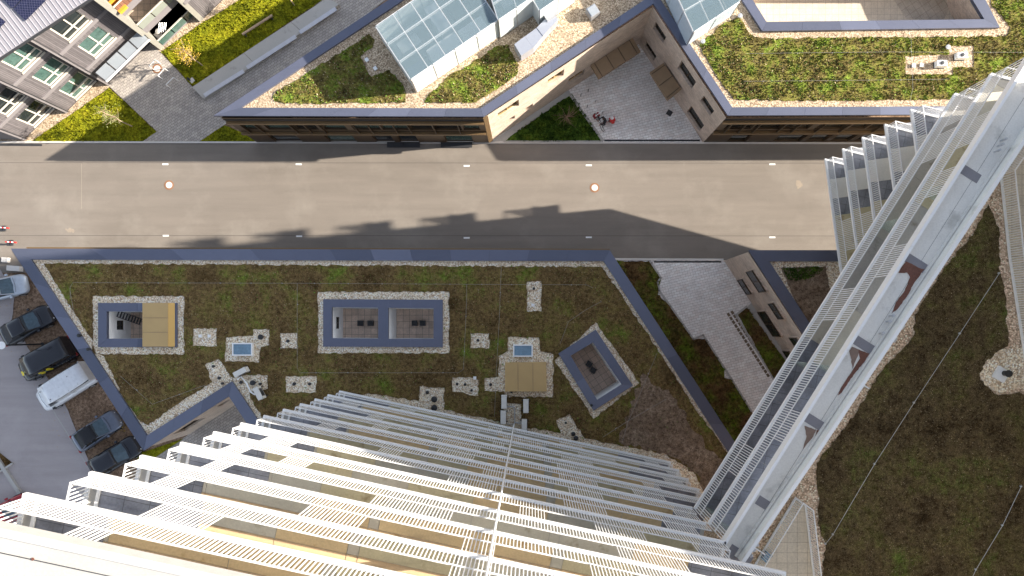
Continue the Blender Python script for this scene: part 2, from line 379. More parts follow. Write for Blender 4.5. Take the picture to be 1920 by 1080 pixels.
def rough_poly(poly, amp=.07, step=.22):
    out = []; n = len(poly)
    for i in range(n):
        a, b = Vector(poly[i]), Vector(poly[(i + 1) % n]); L = (b - a).length; k = max(1, int(L / step)); d = (b - a) / k
        nn = Vector((-d.y, d.x)).normalized()
        for j in range(k): out.append(tuple(a + d * j + nn * (random.uniform(-amp, amp) if j else 0)))
    return out
def coping_ring(outer, inner, z, th, name, parent, flip=False, skip=()):
    """ring of metal sheets between two same-length loops"""
    mb = MB(); n = len(outer)
    for i in range(n):
        if i in skip: continue
        a, b = Vector(outer[i]), Vector(outer[(i + 1) % n]); c, d = Vector(inner[i]), Vector(inner[(i + 1) % n])
        L = (b - a).length; k = max(1, round(L / 2.9))
        for j in range(k):
            t0, t1 = j / k, (j + 1) / k; g = .006 / L
            q = [a.lerp(b, t0 + g), a.lerp(b, t1 - g), c.lerp(d, t1 - g), c.lerp(d, t0 + g)]
            mb.mat(random.choice([M['coping'], M['coping2'], M['coping'], M['coping3']]))
            mb.prism([tuple(x) for x in q], z - th, z + random.uniform(-.002, .002))
        mb.mat(M['darkgrey']); mb.prism([tuple(a.lerp(c, .03)), tuple(b.lerp(d, .03)), tuple(b.lerp(d, .97)), tuple(a.lerp(c, .97))], z - th + .01, z - .02)
    return mb.build(name, None, parent)
def ray_wall(px, py, a, b):
    """pixel -> (s, z) on vertical plane through a,b"""
    dx, dy = (px - NX) / F, -(py - NY) / F
    u = Vector((b[0] - a[0], b[1] - a[1])).normalized(); n = Vector((u.y, -u.x))
    D = (n.x * a[0] + n.y * a[1]) / (n.x * dx + n.y * dy)
    return (dx * D - a[0]) * u.x + (dy * D - a[1]) * u.y, H - D
def px_windows(quads, a, b):
    out = []
    for q in quads:
        w = [ray_wall(x, y, a, b) for x, y in q]
        out.append((min(w[0][0], w[1][0]) * .5 + min(w[3][0], w[2][0]) * .5, max(w[0][0], w[1][0]) * .5 + max(w[3][0], w[2][0]) * .5,
                    (w[2][1] + w[3][1]) / 2, (w[0][1] + w[1][1]) / 2))
    return out
def wall(parent, a, b, z0, z1, wins, mat, side=1, depth=.22, glass='glass_dark', frame='bronze', name='wall', ft=.06, mull=1):
    """side=+1: outward normal is right of a->b"""
    a = Vector(a[:2]); b = Vector(b[:2]); L = (b - a).length; u = (b - a) / L; n = Vector((u.y, -u.x)) * side
    mb = MB(); ss = sorted({0, L, *[w[0] for w in wins], *[w[1] for w in wins]}); zs = sorted({z0, z1, *[w[2] for w in wins], *[w[3] for w in wins]})
    def pt(s, z, d=0): q = a + u * s - n * d; return (q.x, q.y, z)
    def fc(p): mb.face(p if side > 0 else p[::-1])
    for i in range(len(ss) - 1):
        for j in range(len(zs) - 1):
            sm, zm = (ss[i] + ss[i + 1]) / 2, (zs[j] + zs[j + 1]) / 2
            if any(w[0] < sm < w[1] and w[2] < zm < w[3] for w in wins): continue
            fc([pt(ss[i], zs[j]), pt(ss[i + 1], zs[j]), pt(ss[i + 1], zs[j + 1]), pt(ss[i], zs[j + 1])])
    for s0, s1, y0, y1 in wins:
        fc([pt(s0, y0), pt(s0, y0, depth), pt(s1, y0, depth), pt(s1, y0)]); fc([pt(s0, y1), pt(s1, y1), pt(s1, y1, depth), pt(s0, y1, depth)])
        fc([pt(s0, y0), pt(s0, y1), pt(s0, y1, depth), pt(s0, y0, depth)]); fc([pt(s1, y0), pt(s1, y0, depth), pt(s1, y1, depth), pt(s1, y1)])
    w_o = mb.build(name, mat, parent)
    for s0, s1, y0, y1 in wins:
        f = MB(); p = lambda s, z, d: pt(s, z, d)
        def bar(sa, sb, za, zb, d0, d1):
            q = [tuple((a + u * sa - n * d0)), tuple((a + u * sb - n * d0)), tuple((a + u * sb - n * d1)), tuple((a + u * sa - n * d1))]
            f.prism(q, za, zb)
        d0, d1 = depth - .07, depth + .03
        bar(s0, s0 + ft, y0, y1, d0, d1); bar(s1 - ft, s1, y0, y1, d0, d1); bar(s0 + ft, s1 - ft, y0, y0 + ft, d0, d1); bar(s0 + ft, s1 - ft, y1 - ft, y1, d0, d1)
        for k in range(mull):
            c = s0 + (s1 - s0) * (k + 1) / (mull + 1); bar(c - ft / 2, c + ft / 2, y0 + ft, y1 - ft, d0, d1)
        fo = f.build('window', M[frame], parent)
        g = MB(); q = [pt(s0 + .01, y0 + .01, depth - .005), pt(s1 - .01, y0 + .01, depth - .005), pt(s1 - .01, y1 - .01, depth - .005), pt(s0 + .01, y1 - .01, depth - .005)]
        g.face(q if side > 0 else q[::-1]); g.build('pane', M[glass] if isinstance(glass, str) else random.choice([M[x] for x in glass]), fo)
    return w_o
def inside(poly, x, y):
    poly = np.array(poly); c = np.zeros(len(x), bool); j = len(poly) - 1
    for i in range(len(poly)):
        xi, yi = poly[i]; xj, yj = poly[j]
        if yi != yj:
            c ^= ((yi > y) != (yj > y)) & (x < (xj - xi) * (y - yi) / (yj - yi) + xi)
        j = i
    return c
def tufts(name, poly, holes, z, dens, size, mat, parent=None, hgt=.6, extra=None, **kw):
    pa = np.array(poly); x0, y0 = pa.min(0); x1, y1 = pa.max(0); n = int((x1 - x0) * (y1 - y0) * dens)
    x = rng.uniform(x0, x1, n); y = rng.uniform(y0, y1, n); ok = inside(poly, x, y)
    for h in holes: ok &= ~inside(h, x, y)
    # clumping
    cl = np.sin(x * 2.1 + np.sin(y * 1.7) * 2) * np.sin(y * 2.6 + np.sin(x * 1.3) * 2); ok &= rng.uniform(-1.6, 1, len(x)) < cl
    x, y = x[ok], y[ok]; n = len(x); s = rng.uniform(.5, 1.35, n) * size
    a = rng.uniform(0, 2 * np.pi, n); hh = s * hgt * rng.uniform(.5, 1.5, n); V = np.zeros((n, 3, 3)); ln = rng.uniform(-.8, .8, (n, 2)) * s[:, None]
    V[:, 0] = np.stack([x + np.cos(a) * s * .5, y + np.sin(a) * s * .5, np.full(n, z)], 1)
    V[:, 1] = np.stack([x - np.cos(a) * s * .5, y - np.sin(a) * s * .5, np.full(n, z)], 1)
    V[:, 2] = np.stack([x + ln[:, 0], y + ln[:, 1], z + hh], 1)
    me = bpy.data.meshes.new(name); me.vertices.add(n * 3); me.loops.add(n * 3); me.polygons.add(n)
    off = np.zeros(3); q = parent
    while q is not None: off += np.array(q.location); q = q.parent
    me.vertices.foreach_set('co', (V.reshape(-1, 3) - off).ravel()); me.loops.foreach_set('vertex_index', np.arange(n * 3))
    me.polygons.foreach_set('loop_start', np.arange(n) * 3); me.polygons.foreach_set('loop_total', np.full(n, 3)); me.update(calc_edges=True)
    me.materials.append(mat); o = bpy.data.objects.new(name, me); C.objects.link(o)
    if parent is not None: o.parent = parent
    kw['kind'] = 'stuff'
    return tag(o, **kw)
def struct(name, mb, mat=None, kind='structure', **kw): return mb.build(name, mat, None, kind=kind, **kw)
# ------------------------------------------------------------------ ground, road, paths
struct('ground', MB().sheet([(-400, -400), (400, -400), (400, 400), (-400, 400)], -.03), M['dirt'])
yN = P(0, 268)[1]; yS = P(0, 500)[1]
struct('road', MB().sheet([(-160, yS - .5), (160, yS - .5), (160, yN), (-160, yN)], 0), M['asphalt'])
park = PP([(-900, 505), (0, 505), (30, 545), (22, 600), (70, 680), (128, 770), (165, 860), (172, 888), (190, 1000), (300, 1300), (-900, 1300)])
struct('parking_road', MB().sheet(rough_poly(park, .05, .5), .004), M['asphalt2'])
# joint lines & markings
jl = MB()
for y in (305, 441.5):
    a = P(-60, y); b = P(1700, y + 1); jl.seg(a, b, .035, .004, .006)
struct('road_joint', jl, plain('dark joint filler', (.09, .08, .075), .9))
struct('road_joint', MB().seg(P(153, 307), P(153, 392), .02, .004, .006), plain('pale joint filler', (.36, .32, .27), .9))
for x, y, sx, sy in ((133, 432, .5, .2), (1497, 345, .3, .5)):
    q = P(x, y); struct('dust_patch', MB().sheet(rough_poly([(q[0] + sx * math.cos(k * .52) * random.uniform(.6, 1.1), q[1] + sy * math.sin(k * .52) * random.uniform(.6, 1.1)) for k in range(12)], .09, .06), .0045), M['dust'])
for k, (x, y) in enumerate([(560, 308), (875, 311), (1104, 310), (1448, 308), (311, 442), (561, 443), (875, 446), (1104, 445), (1448, 445), (310, 308)]):
    q = P(x, y)
    MB().box(q[0], q[1], .5, .13, .006, .012).build('road_marking', M['white'], None, 'short white dash painted on the asphalt ' + ('near the upper buildings' if y < 400 else 'near the lower roof') + ', one of a row', 'road marking', 'white dashes on the road')
for x, y, l in ((317, 347, 'round manhole with brick ring on the left part of the road'), (1115, 352, 'round manhole with brick ring on the right part of the road'), (295, 129, 'round manhole beside white bicycle hoops on light pavers')):
    q = P(x, y); t = empty('manhole', (q[0], q[1], 0), l, 'manhole', 'manholes with brick rings')
    z0 = .03 if y < 200 else 0
    MB().lathe(q[0], q[1], [(.40, z0), (.40, z0 + .012), (.001, z0 + .013)], 24).build('brick_ring', plain('manhole brick ring', (.26, .13, .07), .9) if 'mhr' not in M else M['mhr'], t)
    MB().lathe(q[0], q[1], [(.27, z0 + .01), (.26, z0 + .024), (.001, z0 + .025)], 24).build('cover', M['kerb'], t)
# kerbs
kb = MB(); kb.seg(P(-200, 266.5), P(2300, 269.5), .13, -.02, .10); struct('kerb', kb, M['kerb'])
kb = MB(); kb.seg(P(1150, 486), P(1356, 487), .16, -.02, .10); struct('kerb', kb, M['kerb'])
kb = MB(); kb.seg(P(30, 470), P(275, 835), .12, -.02, .12); struct('kerb', kb, M['concrete'])
kb = MB(); kb.seg(P(94, 760), P(168, 880), .07, -.02, .012); struct('kerb', kb, M['concrete'])
kb = MB(); kb.seg(P(-120, 680), P(50, 940), .3, -.02, .25); kb.seg(P(-30, 905), P(26, 868), .14, -.02, .22); struct('kerb', kb, M['concrete'])
struct('planting_bed', MB().sheet(PP([(-60, 800), (24, 868), (-30, 903), (-120, 900)]), .03), M['hedge'], kind='stuff')
# dark patch strip (left top road)
struct('drain_channel', MB().sheet(PP([(-50, 269), (79, 270), (79, 274), (-50, 273)]), .008), M['darkgrey'])
# paved walk and yards
pave = PP([(190, 150), (205, 162), (294, 246), (267, 266), (374, 266), (430, 228), (800, -60), (680, -60), (640, -30), (382, 186), (361, 163), (300, 97), (255, 60)])
struct('paved_path', MB().prism(pave, -.02, .03), M['paver'])
L1 = PP([(303, 97), (361, 162), (400, 137), (620, -10), (700, -60), (520, -60), (450, 0), (372, 48)])
L2 = PP([(205, 165), (294, 247), (268, 265.5), (60, 265.5)])
L3 = PP([(374, 265.5), (420, 235), (500, 265.5)])
for L, dn in ((L1, 130), (L2, 130), (L3, 90)):
    struct('lawn', MB().sheet(rough_poly(L, .03, .3), .035), M['lawn'])
    tufts('grass', L, [], .03, dn, .13, M['lawn'], kind='stuff', hgt=.7)
gst = PP([(40, 266), (60, 265.5), (205, 165), (205, 158), (235, 130), (303, 97), (372, 48), (450, 0), (520, -60), (380, -60), (-60, 200), (-60, 266)])
struct('gravel_strip', MB().sheet(gst, .02), M['gravel_sun'])
# concrete plinth and seat slabs along the path
t = empty('low_wall', (*P(500, 90), 0), 'long low pale concrete wall between the lawn and the paved path', 'low wall')
pts = [((360, 163), (382, 186)), ((457, 99), (478, 120)), ((545, 41), (567, 60)), ((613, -4), (636, 8))]
for i in range(3):
    q = PP([pts[i][0], pts[i + 1][0], pts[i + 1][1], pts[i][1]], .45)
    MB().prism(off_poly(ccw(q), .012), 0, .45).build('wall_section', M['concrete'], t)
for a, b in (((383, 179), (457, 133)), ((463, 127), (555, 68)), ((562, 61), (630, 16))):
    MB().seg(P(*a, .5), P(*b, .5), .32, .462, .52).build('seat_slab', plain('blue grey seat slab', (.50, .52, .58), .6), t)
# ------------------------------------------------------------------ generic roof block
ZL, ZU, ZG = 6.95, 7.2, 24.5
def courtyard_walls(parent, opening, z1, zf, mat_list, floor_mat, wins=None):
    op = ccw(opening); n = len(op)
    for i in range(n):
        a, b = op[i], op[(i + 1) % n]
        wall(parent, a, b, zf, z1, (wins or {}).get(i, []), mat_list[i % len(mat_list)], side=-1, name='courtyard_wall', depth=.15)
    MB().sheet(op, zf).build('courtyard_floor', floor_mat, parent)
# lower building
low_px = [(20, 466), (1143, 469), (1441, 926), (1300, 985), (520, 880), (429, 743), (269, 845)]
lowo = ccw(PP(low_px, ZL))
LB = empty('flat_roofed_building', (*P(650, 640, 0), 0), 'long low building with blue metal parapet, brown planted roof, courtyards and skylights below the road', 'building')
# indices after ccw: find widths
def widths(o, default, special): return [special.get(i, default) for i in range(len(o))]
lowi = off_poly(lowo, .8)
coping_ring(lowo, lowi, ZL, .22, 'parapet', LB)
c1o = PP([(184, 568), (331, 568), (331, 651), (184, 651)], ZL); c1i = PP([(200, 584), (318, 584), (318, 635), (200, 635)], ZL)
c2o = PP([(606, 561), (830, 562), (830, 651), (606, 650)], ZL)
c2a = PP([(622, 576), (709, 577), (709, 635), (622, 634)], ZL); c2b = PP([(728, 577), (813, 578), (813, 635), (728, 635)], ZL)
c3o = PP([(1117, 618), (1187, 723), (1113, 770), (1047, 663)], ZL); c3i = PP([(1112, 642), (1166, 721), (1120, 750), (1070, 667)], ZL)
base_holes = [off_poly(ccw(c), .1) for c in (c1o, c2o, c3o)]
MB().sheet(off_poly(lowo, .3), ZL - .2, base_holes).build('gravel_roof', M['gravel'], LB)
zf = ZL - 3.2
for o_, ins in ((c1o, [c1i]), (c3o, [c3i])):
    oc, ic = ccw(o_), ccw(ins[0])
    coping_ring(oc, ic, ZL + .01, .3, 'courtyard_coping', LB)
mb = MB(); m_ = [M['coping'], M['coping2'], M['coping3']]
mb.mat(M['coping']).prism(c2o, ZL - .3, ZL + .01, [c2a, c2b]); mb.build('courtyard_coping', None, LB)
sj = MB()
for x in (643, 709, 728, 770):
    for y0, y1 in ((561.5, 576), (635.5, 650)): sj.seg(P(x, y0, ZL), P(x, y1, ZL), .02, ZL + .011, ZL + .014)
sj.build('coping_joint', M['coping3'], LB)
pl = M['plaster']
for op, fm, k in ((c1i, M['tile'], 0), (c2a, M['tile'], 1), (c2b, M['tile'], 2), (c3i, M['tile_rot'], 3)):
    opc = ccw(op); wins = {}
    for i in range(4):
        a, b = opc[i], opc[(i + 1) % 4]; L = math.dist(a, b); mx = (a[0] + b[0]) / 2; cx = sum(p[0] for p in opc) / 4
        if k in (0, 1) and mx < cx - .8: wins[i] = [(L / 2 - .35, L / 2 + .35, zf + .9, zf + 1.9)] if k == 0 else [(L / 2 - .45, L / 2 + .45, zf + .9, zf + 2.0)]
    courtyard_walls(LB, op, ZL - .3, zf, [pl], fm, wins)
# light drains in courtyards
for x, y, r in ((675, 606, 0), (694, 606, 0), (777, 606, 0), (792, 606, 0), (1105, 683, 33), (1112.5, 694.5, 33)):
    q = P(x, y, zf + .4); MB().box(q[0], q[1], .42, .42, zf + .05, zf + .4, math.radians(-r)).lathe(q[0], q[1], [(.1, zf + .4), (.1, zf + .43), (.001, zf + .44)], 10).build('floor_vent', M['black'], None,
        'square black floor box on the tiles of the ' + ('tilted' if r else 'left half of the double' if x < 720 else 'right half of the double') + ' roof courtyard', 'floor box', 'black boxes in the roof courtyards')
# stair in courtyard 1
st = MB(); a, b = P(222, 588, zf + 2.4), P(262, 603, zf + .6)
for i in range(9):
    t = i / 8; st.box(a[0] + (b[0] - a[0]) * t, a[1] + (b[1] - a[1]) * t, .1, .5, zf + 2.4 - 1.9 * t, zf + 2.46 - 1.9 * t, math.radians(-20))
st.tube([(a[0], a[1] + .25, zf + 2.5), (b[0], b[1] + .25, zf + .5)], .03).tube([(a[0], a[1] - .25, zf + 2.5), (b[0], b[1] - .25, zf + .5)], .03)
st.build('steel_stair', M['darkgrey'], None, 'steel ladder stair in the courtyard beside the ochre hatch roof', 'stair')
hr = empty('hatch_roof', (*P(297, 610, ZL), ZL), 'ochre metal roof panel covering the right side of the leftmost roof courtyard', 'roof panel')
MB().prism(PP([(267, 568), (315, 568), (315, 650), (267, 650)], ZL + .25), ZL + .02, ZL + .25).build('top_panel', M['ochre'], hr)
q = PP([(315.3, 568), (327, 568), (327, 650), (315.3, 650)], ZL + .1)
mb = MB(); mb.face([(*q[0], ZL + .24), (*q[3], ZL + .24), (*q[2], ZL + .03), (*q[1], ZL + .03)]); mb.build('sloping_panel', M['ochre_lt'], hr)
hs = MB()
for y in (596, 623): hs.seg(P(267.5, y, ZL + .25), P(314.5, y, ZL + .25), .03, ZL + .25, ZL + .262)
hs.build('seam', M['canopy'], hr)
hb = empty('access_hatch', (*P(985, 707, ZL), ZL), 'ochre metal box roof with two seams below the right skylight', 'roof hatch')
MB().prism(PP([(947, 680), (1024, 679), (1025, 734), (947, 734)], ZL + .35), ZL - .2, ZL + .35).build('box', M['ochre'], hb, bevel=.02)
hs = MB()
for x in (971, 999): hs.seg(P(x, 681, ZL + .35), P(x + .5, 733, ZL + .35), .03, ZL + .35, ZL + .362)
hs.build('seam', M['canopy'], hb)
# green field of lower roof with gravel openings
def rect(x0, y0, x1, y1): return [(x0, y0), (x1, y0), (x1, y1), (x0, y1)]
gout = [(82, 494), (300, 495), (700, 498), (1128, 500), (1210, 620), (1300, 760), (1366, 852), (1400, 905), (1330, 935), (1300, 885), (1245, 850), (1180, 838), (1096, 822), (1068, 776), (1043, 788), (1052, 812), (978, 800),
        (977, 758), (945, 756), (945, 793), (880, 778), (833, 768), (833, 727), (787, 724), (786, 752), (740, 745), (690, 737), (640, 760), (520, 800), (500, 795), (470, 748), (468, 737), (502, 729), (502, 703), (462, 702),
        (436, 708), (409, 673), (384, 684), (398, 716), (340, 752), (278, 797), (258, 785), (230, 745), (195, 668), (180, 662), (174, 640), (100, 525)]
gh = [rect(174, 555, 345, 664), rect(362, 616, 407, 649), [(424, 632), (474, 630), (474, 618), (505, 617), (505, 647), (489, 651), (486, 679), (422, 678)], rect(526, 624, 557, 653),
      rect(596, 547, 842, 662), rect(536, 705, 593, 736), rect(882, 625, 917, 653), [(848, 708), (880, 707), (897, 712), (897, 742), (880, 741), (862, 735), (848, 734)],
      [(952, 632), (1010, 633), (1013, 658), (1038, 665), (1037, 745), (950, 744), (944, 734), (909, 733), (909, 708), (935, 706), (935, 667), (952, 658)], rect(988, 528, 1015, 584),
      [(1117, 604), (1199, 718), (1113, 785), (1040, 676)]]
zg = ZL - .16
gouW = rough_poly(ccw(PP(gout, zg))); ghW = [rough_poly(ccw(PP(h, zg)), .06) for h in gh]
MB().sheet(gouW, zg, ghW).build('planted_roof', M['sedum'], LB)
tufts('sedum_plants', gouW, ghW, zg - .01, 75, .085, M['sedum'], LB, .55)
tufts('dry_plants', gouW, ghW, zg - .01, 26, .07, M['dry'], LB, .5); tufts('dry_plants', gouW, ghW, zg - .01, 16, .08, M['greenleaf'], LB, .5)
tufts('weeds', off_poly(lowo, 1.0), [c1o, c2o, c3o], zg - .03, 2.2, .12, M['greenleaf'], LB, .8)
soil = rough_poly(ccw(PP([(1205, 700), (1262, 745), (1330, 845), (1400, 905), (1330, 932), (1300, 884), (1245, 849), (1160, 828), (1180, 770)], zg + .01)), .25, .3)
MB().sheet(soil, zg + .015).build('bare_soil', M['drysoil'], LB)
# facades below (north, west, south-east)
lw = off_poly(lowo, .12)
MB().prism(lw, 0, ZL - .3, [], False)
core = MB()
for i in range(len(lw)):
    a, b = lw[i], lw[(i + 1) % len(lw)]
    mid = ((a[0] + b[0]) / 2, (a[1] + b[1]) / 2)
    brick = mid[1] < 4
    L = math.dist(a, b); wins = []
    if mid[1] > 4:
        k = int(L / 3.2); wins = [(1 + j * 3.2, 3.2 + j * 3.2, z, z + 1.7) for j in range(k) for z in (.8, 4.2) if 3.2 + j * 3.2 < L][:24]
    elif mid[0] > 0 and mid[1] > -10: wins = [(2 + j * 4, 3.6 + j * 4, z, z + 1.5) for j in range(int((L - 3) / 4)) for z in (.9, 4.0)]
    if math.dist(a, PP([(269, 845)], ZL)[0]) < 1.2 and mid[0] > a[0]: wins = px_windows([[(328, 813), (361, 789), (385, 783.6), (347, 808)], [(408, 762), (422, 752), (433, 750), (417, 760)]], a, b)
    wall(LB, a, b, 0, ZL - .22, wins, M['brick'] if brick else M['bronze'], 1)
# brown fascia strip on north side
MB().seg(P(50, 465.2, ZL - .3), P(1143, 468.2, ZL - .3), .14, ZL - .75, ZL - .28, .0).build('fascia', M['bronze_lt'], LB)
# notch courtyard ground
struct('paved_yard', MB().prism(PP([(269, 870), (500, 720), (640, 900), (300, 960)]), -.02, .03), M['paver'])
struct('lawn', MB().sheet(PP([(262, 850), (345, 822), (285, 862), (250, 880)]), .05), M['lawn'])
# brick wall windows of the notch
# ------------------------------------------------------------------ upper building
up_px = [(400, 217), (906, 218.5), (1225, 7), (1365, 216.5), (2150, 213), (2150, -160), (960, -160), (728, 0)]
upo = ccw(PP(up_px, ZU)); UB = empty('flat_roofed_building', (*P(900, 150, 0), 0), 'angled low building with bronze street front, pale brick yard walls and sunny planted roof', 'building')
upi = off_poly(upo, .6); coping_ring(upo, upi, ZU, .22, 'parapet', UB)
to = PP([(1380, -40), (1391, 0), (1429, 58.5), (1874, 52), (1847, 0), (1830, -40)], ZU); ti = PP([(1400, -40), (1411, 0), (1437, 41.5), (1845, 36.5), (1823, 0), (1806, -40)], ZU)
to, ti = ccw(to), ccw(ti)
coping_ring(to, ti, ZU + .05, .3, 'terrace_coping', UB)
zt = ZU - 2.6
courtyard_walls(UB, ti, ZU - .25, zt, [M['brick']], M['tile_pale'])
MB().sheet(PP([(1650, -40), (1806, -40), (1770, 36), (1700, 36)], zt + .01), zt + .012).build('angled_tiles', m_brick('angled pale tiles', (.5, .44, .37), (.46, .41, .34), (.25, .2, .17), .55, .55, False, math.radians(-33), .012, 0), UB)
MB().sheet(off_poly(upo, .3), ZU - .2, [off_poly(to, .1)]).build('gravel_roof', M['gravel_sun'], UB)
zg2 = ZU - .16
G1 = [(511, 186), (517, 172), (556, 150), (594, 125), (667, 81), (692, 63), (703, 74), (700, 86), (675, 106), (689, 133), (697, 144), (730, 131), (756, 161), (761, 175), (761, 192), (728, 193), (572, 194), (530, 193)]
G2 = [(795, 192), (800, 183), (840, 144), (884, 119), (932, 86), (951, 83), (973, 122), (970, 139), (920, 175), (893, 192), (840, 192)]
G3 = [(1311, 85), (1361, 41), (1387, 33), (1410, 67), (1428, 72), (1600, 70), (1821, 69), (1887, 67), (1895, 50), (1858, 7), (1855, -40), (2100, -40), (2100, 185), (1770, 186), (1560, 189), (1376, 186), (1347, 148)]
g3h = [(1697, 105), (1740, 103), (1780, 102), (1780, 86), (1826, 86), (1826, 126), (1788, 126), (1788, 139), (1698, 139)]
for g, hs_ in ((G1, []), (G2, []), (G3, [g3h])):
    gw = rough_poly(ccw(PP(g, zg2)), .07); hw = [rough_poly(ccw(PP(h, zg2)), .06) for h in hs_]
    MB().sheet(gw, zg2, hw).build('planted_roof', M['sedum_sun'], UB); tufts('sedum_plants', gw, hw, zg2 - .01, 150, .12, M['sedum_sun'], UB, .7); tufts('dry_plants', gw, hw, zg2 - .01, 30, .1, M['dry'], UB, .8); tufts('green_plants', gw, hw, zg2 - .01, 40, .11, M['greenleaf'], UB, .9)
def PB(px, py, z, zb=0): return P(px, py, z)
uw = [P(412, 219.5, ZU), P(905, 220.5, ZU), P(1225, 10.5, ZU), P(1363, 219, ZU), P(2140, 216, ZU)]
# street front west part
def street_front(parent, a, b, seed, dark=False):
    a = Vector(a); b = Vector(b); L = (b - a).length; u = (b - a) / L; r = random.Random(seed)
    wins = []; s = .6
    while s < L - 1.2:
        w = r.choice([1.3, 1.7, 2.1]); e = min(s + w, L - .4); wins.append((s, e, 3.9, 5.75)); s = e + r.choice([.12, .12, .5])
    s = 1.2 + L * .02
    while s < L - 2:
        w = r.choice([1.6, 2.3]); wins.append((s + .05, min(s + w, L - .4), .15, 2.6)); s += w + r.choice([.4, 1.5, 2.2])
    wall(parent, a, b, 0, ZU - .2, wins, M['bronze'], 1, .16, ['glass_dark', 'glass_dark', 'glass_teal'] if not dark else 'glass_dark', 'bronze', ft=.07, mull=0)
    lg = MB(); 
    for z0, z1 in ((5.9, 6.12), (3.0, 3.3)): lg.seg(a, b, .22, z0, z1, -.1)
    lg.build('ledge', M['bronze_lt'], parent)
    ln = MB()
    for z0 in (6.55, 2.85): ln.seg(a, b, .06, z0, z0 + .04, -.03)
    ln.build('shadow_gap', M['darkgrey'], parent)
    db = MB(); s = .8
    while s < L - 1: db.box(a.x + u.x * s, a.y + u.y * s - .1, .05, .16, 3.35, 5.9); s += r.choice([1.1, 1.9, 2.6])
    db.build('facade_fin', M['bronze'], parent)
street_front(UB, uw[0], uw[1], 3); street_front(UB, uw[3], uw[4], 5, True)
# white plinth and doors
MB().seg(P(917, 267), P(480, 266), .1, 0, .16, -.05).build('plinth', M['kerb'], UB)
for x in (742, 772, 856): 
    q = P(x, 269); MB().box(q[0], q[1] - .12, 1.4 if x != 856 else 2.6, .5, .105, .12).build('door_mat', M['darkgrey'], UB)
qW1 = [[(934, 212), (973, 186), (973, 198), (934, 223.6)], [(1027, 149), (1057.5, 130.5), (1057, 142), (1027, 160)], [(1065.6, 148), (1095, 131), (1095, 140), (1066, 158)],
       [(980, 205.5), (999, 195), (999, 200.5), (980, 211.7)], [(946, 227), (965, 218), (965.5, 222), (947, 234)]]
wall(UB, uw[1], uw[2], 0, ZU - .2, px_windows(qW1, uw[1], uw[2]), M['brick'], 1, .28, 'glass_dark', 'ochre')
qW2 = [[(1230, 42), (1249, 69), (1243, 82.5), (1224, 51)], [(1211.7, 77), (1231, 105.5), (1225.5, 114.7), (1207.5, 86)], [(1278, 113), (1305, 153.6), (1296.4, 167.5), (1270.5, 128)],
       [(1296.4, 198.6), (1320, 234.7), (1311, 246.4), (1287, 210)], [(1320, 180), (1339, 207), (1331, 218.5), (1312.6, 189)]]
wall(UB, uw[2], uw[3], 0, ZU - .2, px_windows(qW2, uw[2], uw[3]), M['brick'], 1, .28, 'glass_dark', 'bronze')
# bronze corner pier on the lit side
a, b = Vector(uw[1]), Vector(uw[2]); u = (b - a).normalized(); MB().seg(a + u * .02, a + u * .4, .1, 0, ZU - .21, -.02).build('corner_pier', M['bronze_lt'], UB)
a, b = Vector(P(1358, 219, ZU)), Vector(P(1363, 219, ZU))
# west face (away from the camera)
wall(UB, P(728, 4, ZU), uw[0], 0, ZU - .2, [(2 + j * 4, 4 + j * 4, z, z + 1.6) for j in range(3) for z in (.9, 4.1)], M['bronze'], 1)
for q in ([(1108, 122), (1186, 71), (1201, 96), (1123, 147)], [(1244, 118), (1277.5, 167), (1252.5, 187.5), (1219, 135)]):
    w = PP(q, 2.9); cc = empty('entrance_canopy', (w[0][0], w[0][1], 0), 'brown metal entrance canopy, ' + ('the longer one on the sunny brick wall' if q[0][0] == 1108 else 'the shorter one on the shaded brick wall'), 'canopy', 'canopies in the brick yard')
    MB().prism(w, 2.55, 2.9).build('roof', M['canopy'], cc, bevel=.02)
    n = 3 if q[0][0] == 1108 else 2; sm = MB(); A, B, Cc, D = [Vector(x) for x in w]
    for k in range(0, n + 1):
        t = .08 + .84 * k / n; sm.seg(A.lerp(B, t), D.lerp(Cc, t), .05, 2.9, 2.925)
    sm.build('seam', M['bronze'], cc)
    d = MB(); d.seg(A.lerp(B, .2).lerp(D.lerp(Cc, .2), .12), A.lerp(B, .8).lerp(D.lerp(Cc, .8), .12), .08, 0, 2.5); d.build('glazed_door', M['glass_dark'], cc)
# upper brick yard
yard = PP([(917, 267), (1198, 79), (1318, 267)])
struct('paved_yard', MB().prism(yard, -.02, .03), M['paver_pale'])
tri = PP([(945, 265), (1072, 176), (1127, 265)])
struct('path', MB().sheet(PP([(921, 266), (1060, 171), (1072, 176), (945, 265)]), .04), M['concrete'])
MB().sheet(rough_poly(ccw(tri), .04), .07).build('shrub_bed', M['shrub'], None, kind='stuff')
tufts('ground_cover', tri, [], .05, 160, .2, M['shrub'], kind='stuff', hgt=.9)
ke = MB(); ke.seg(P(1063, 170), P(1131, 265), .22, .03, .1); ke.seg(P(945, 266), P(1127, 266), .16, .03, .1); struct('kerb', ke, M['concrete'])
struct('drain_channel', MB().seg(P(1133, 263.5), P(1312, 263.5), .14, .03, .05), M['black'])
q = P(1255, 212); MB().box(*q, .45, .45, .03, .045, math.radians(-33)).build('drain_grate', M['darkgrey'], None, 'small dark square drain grate on pale pavers near the shaded brick wall', 'drain grate')
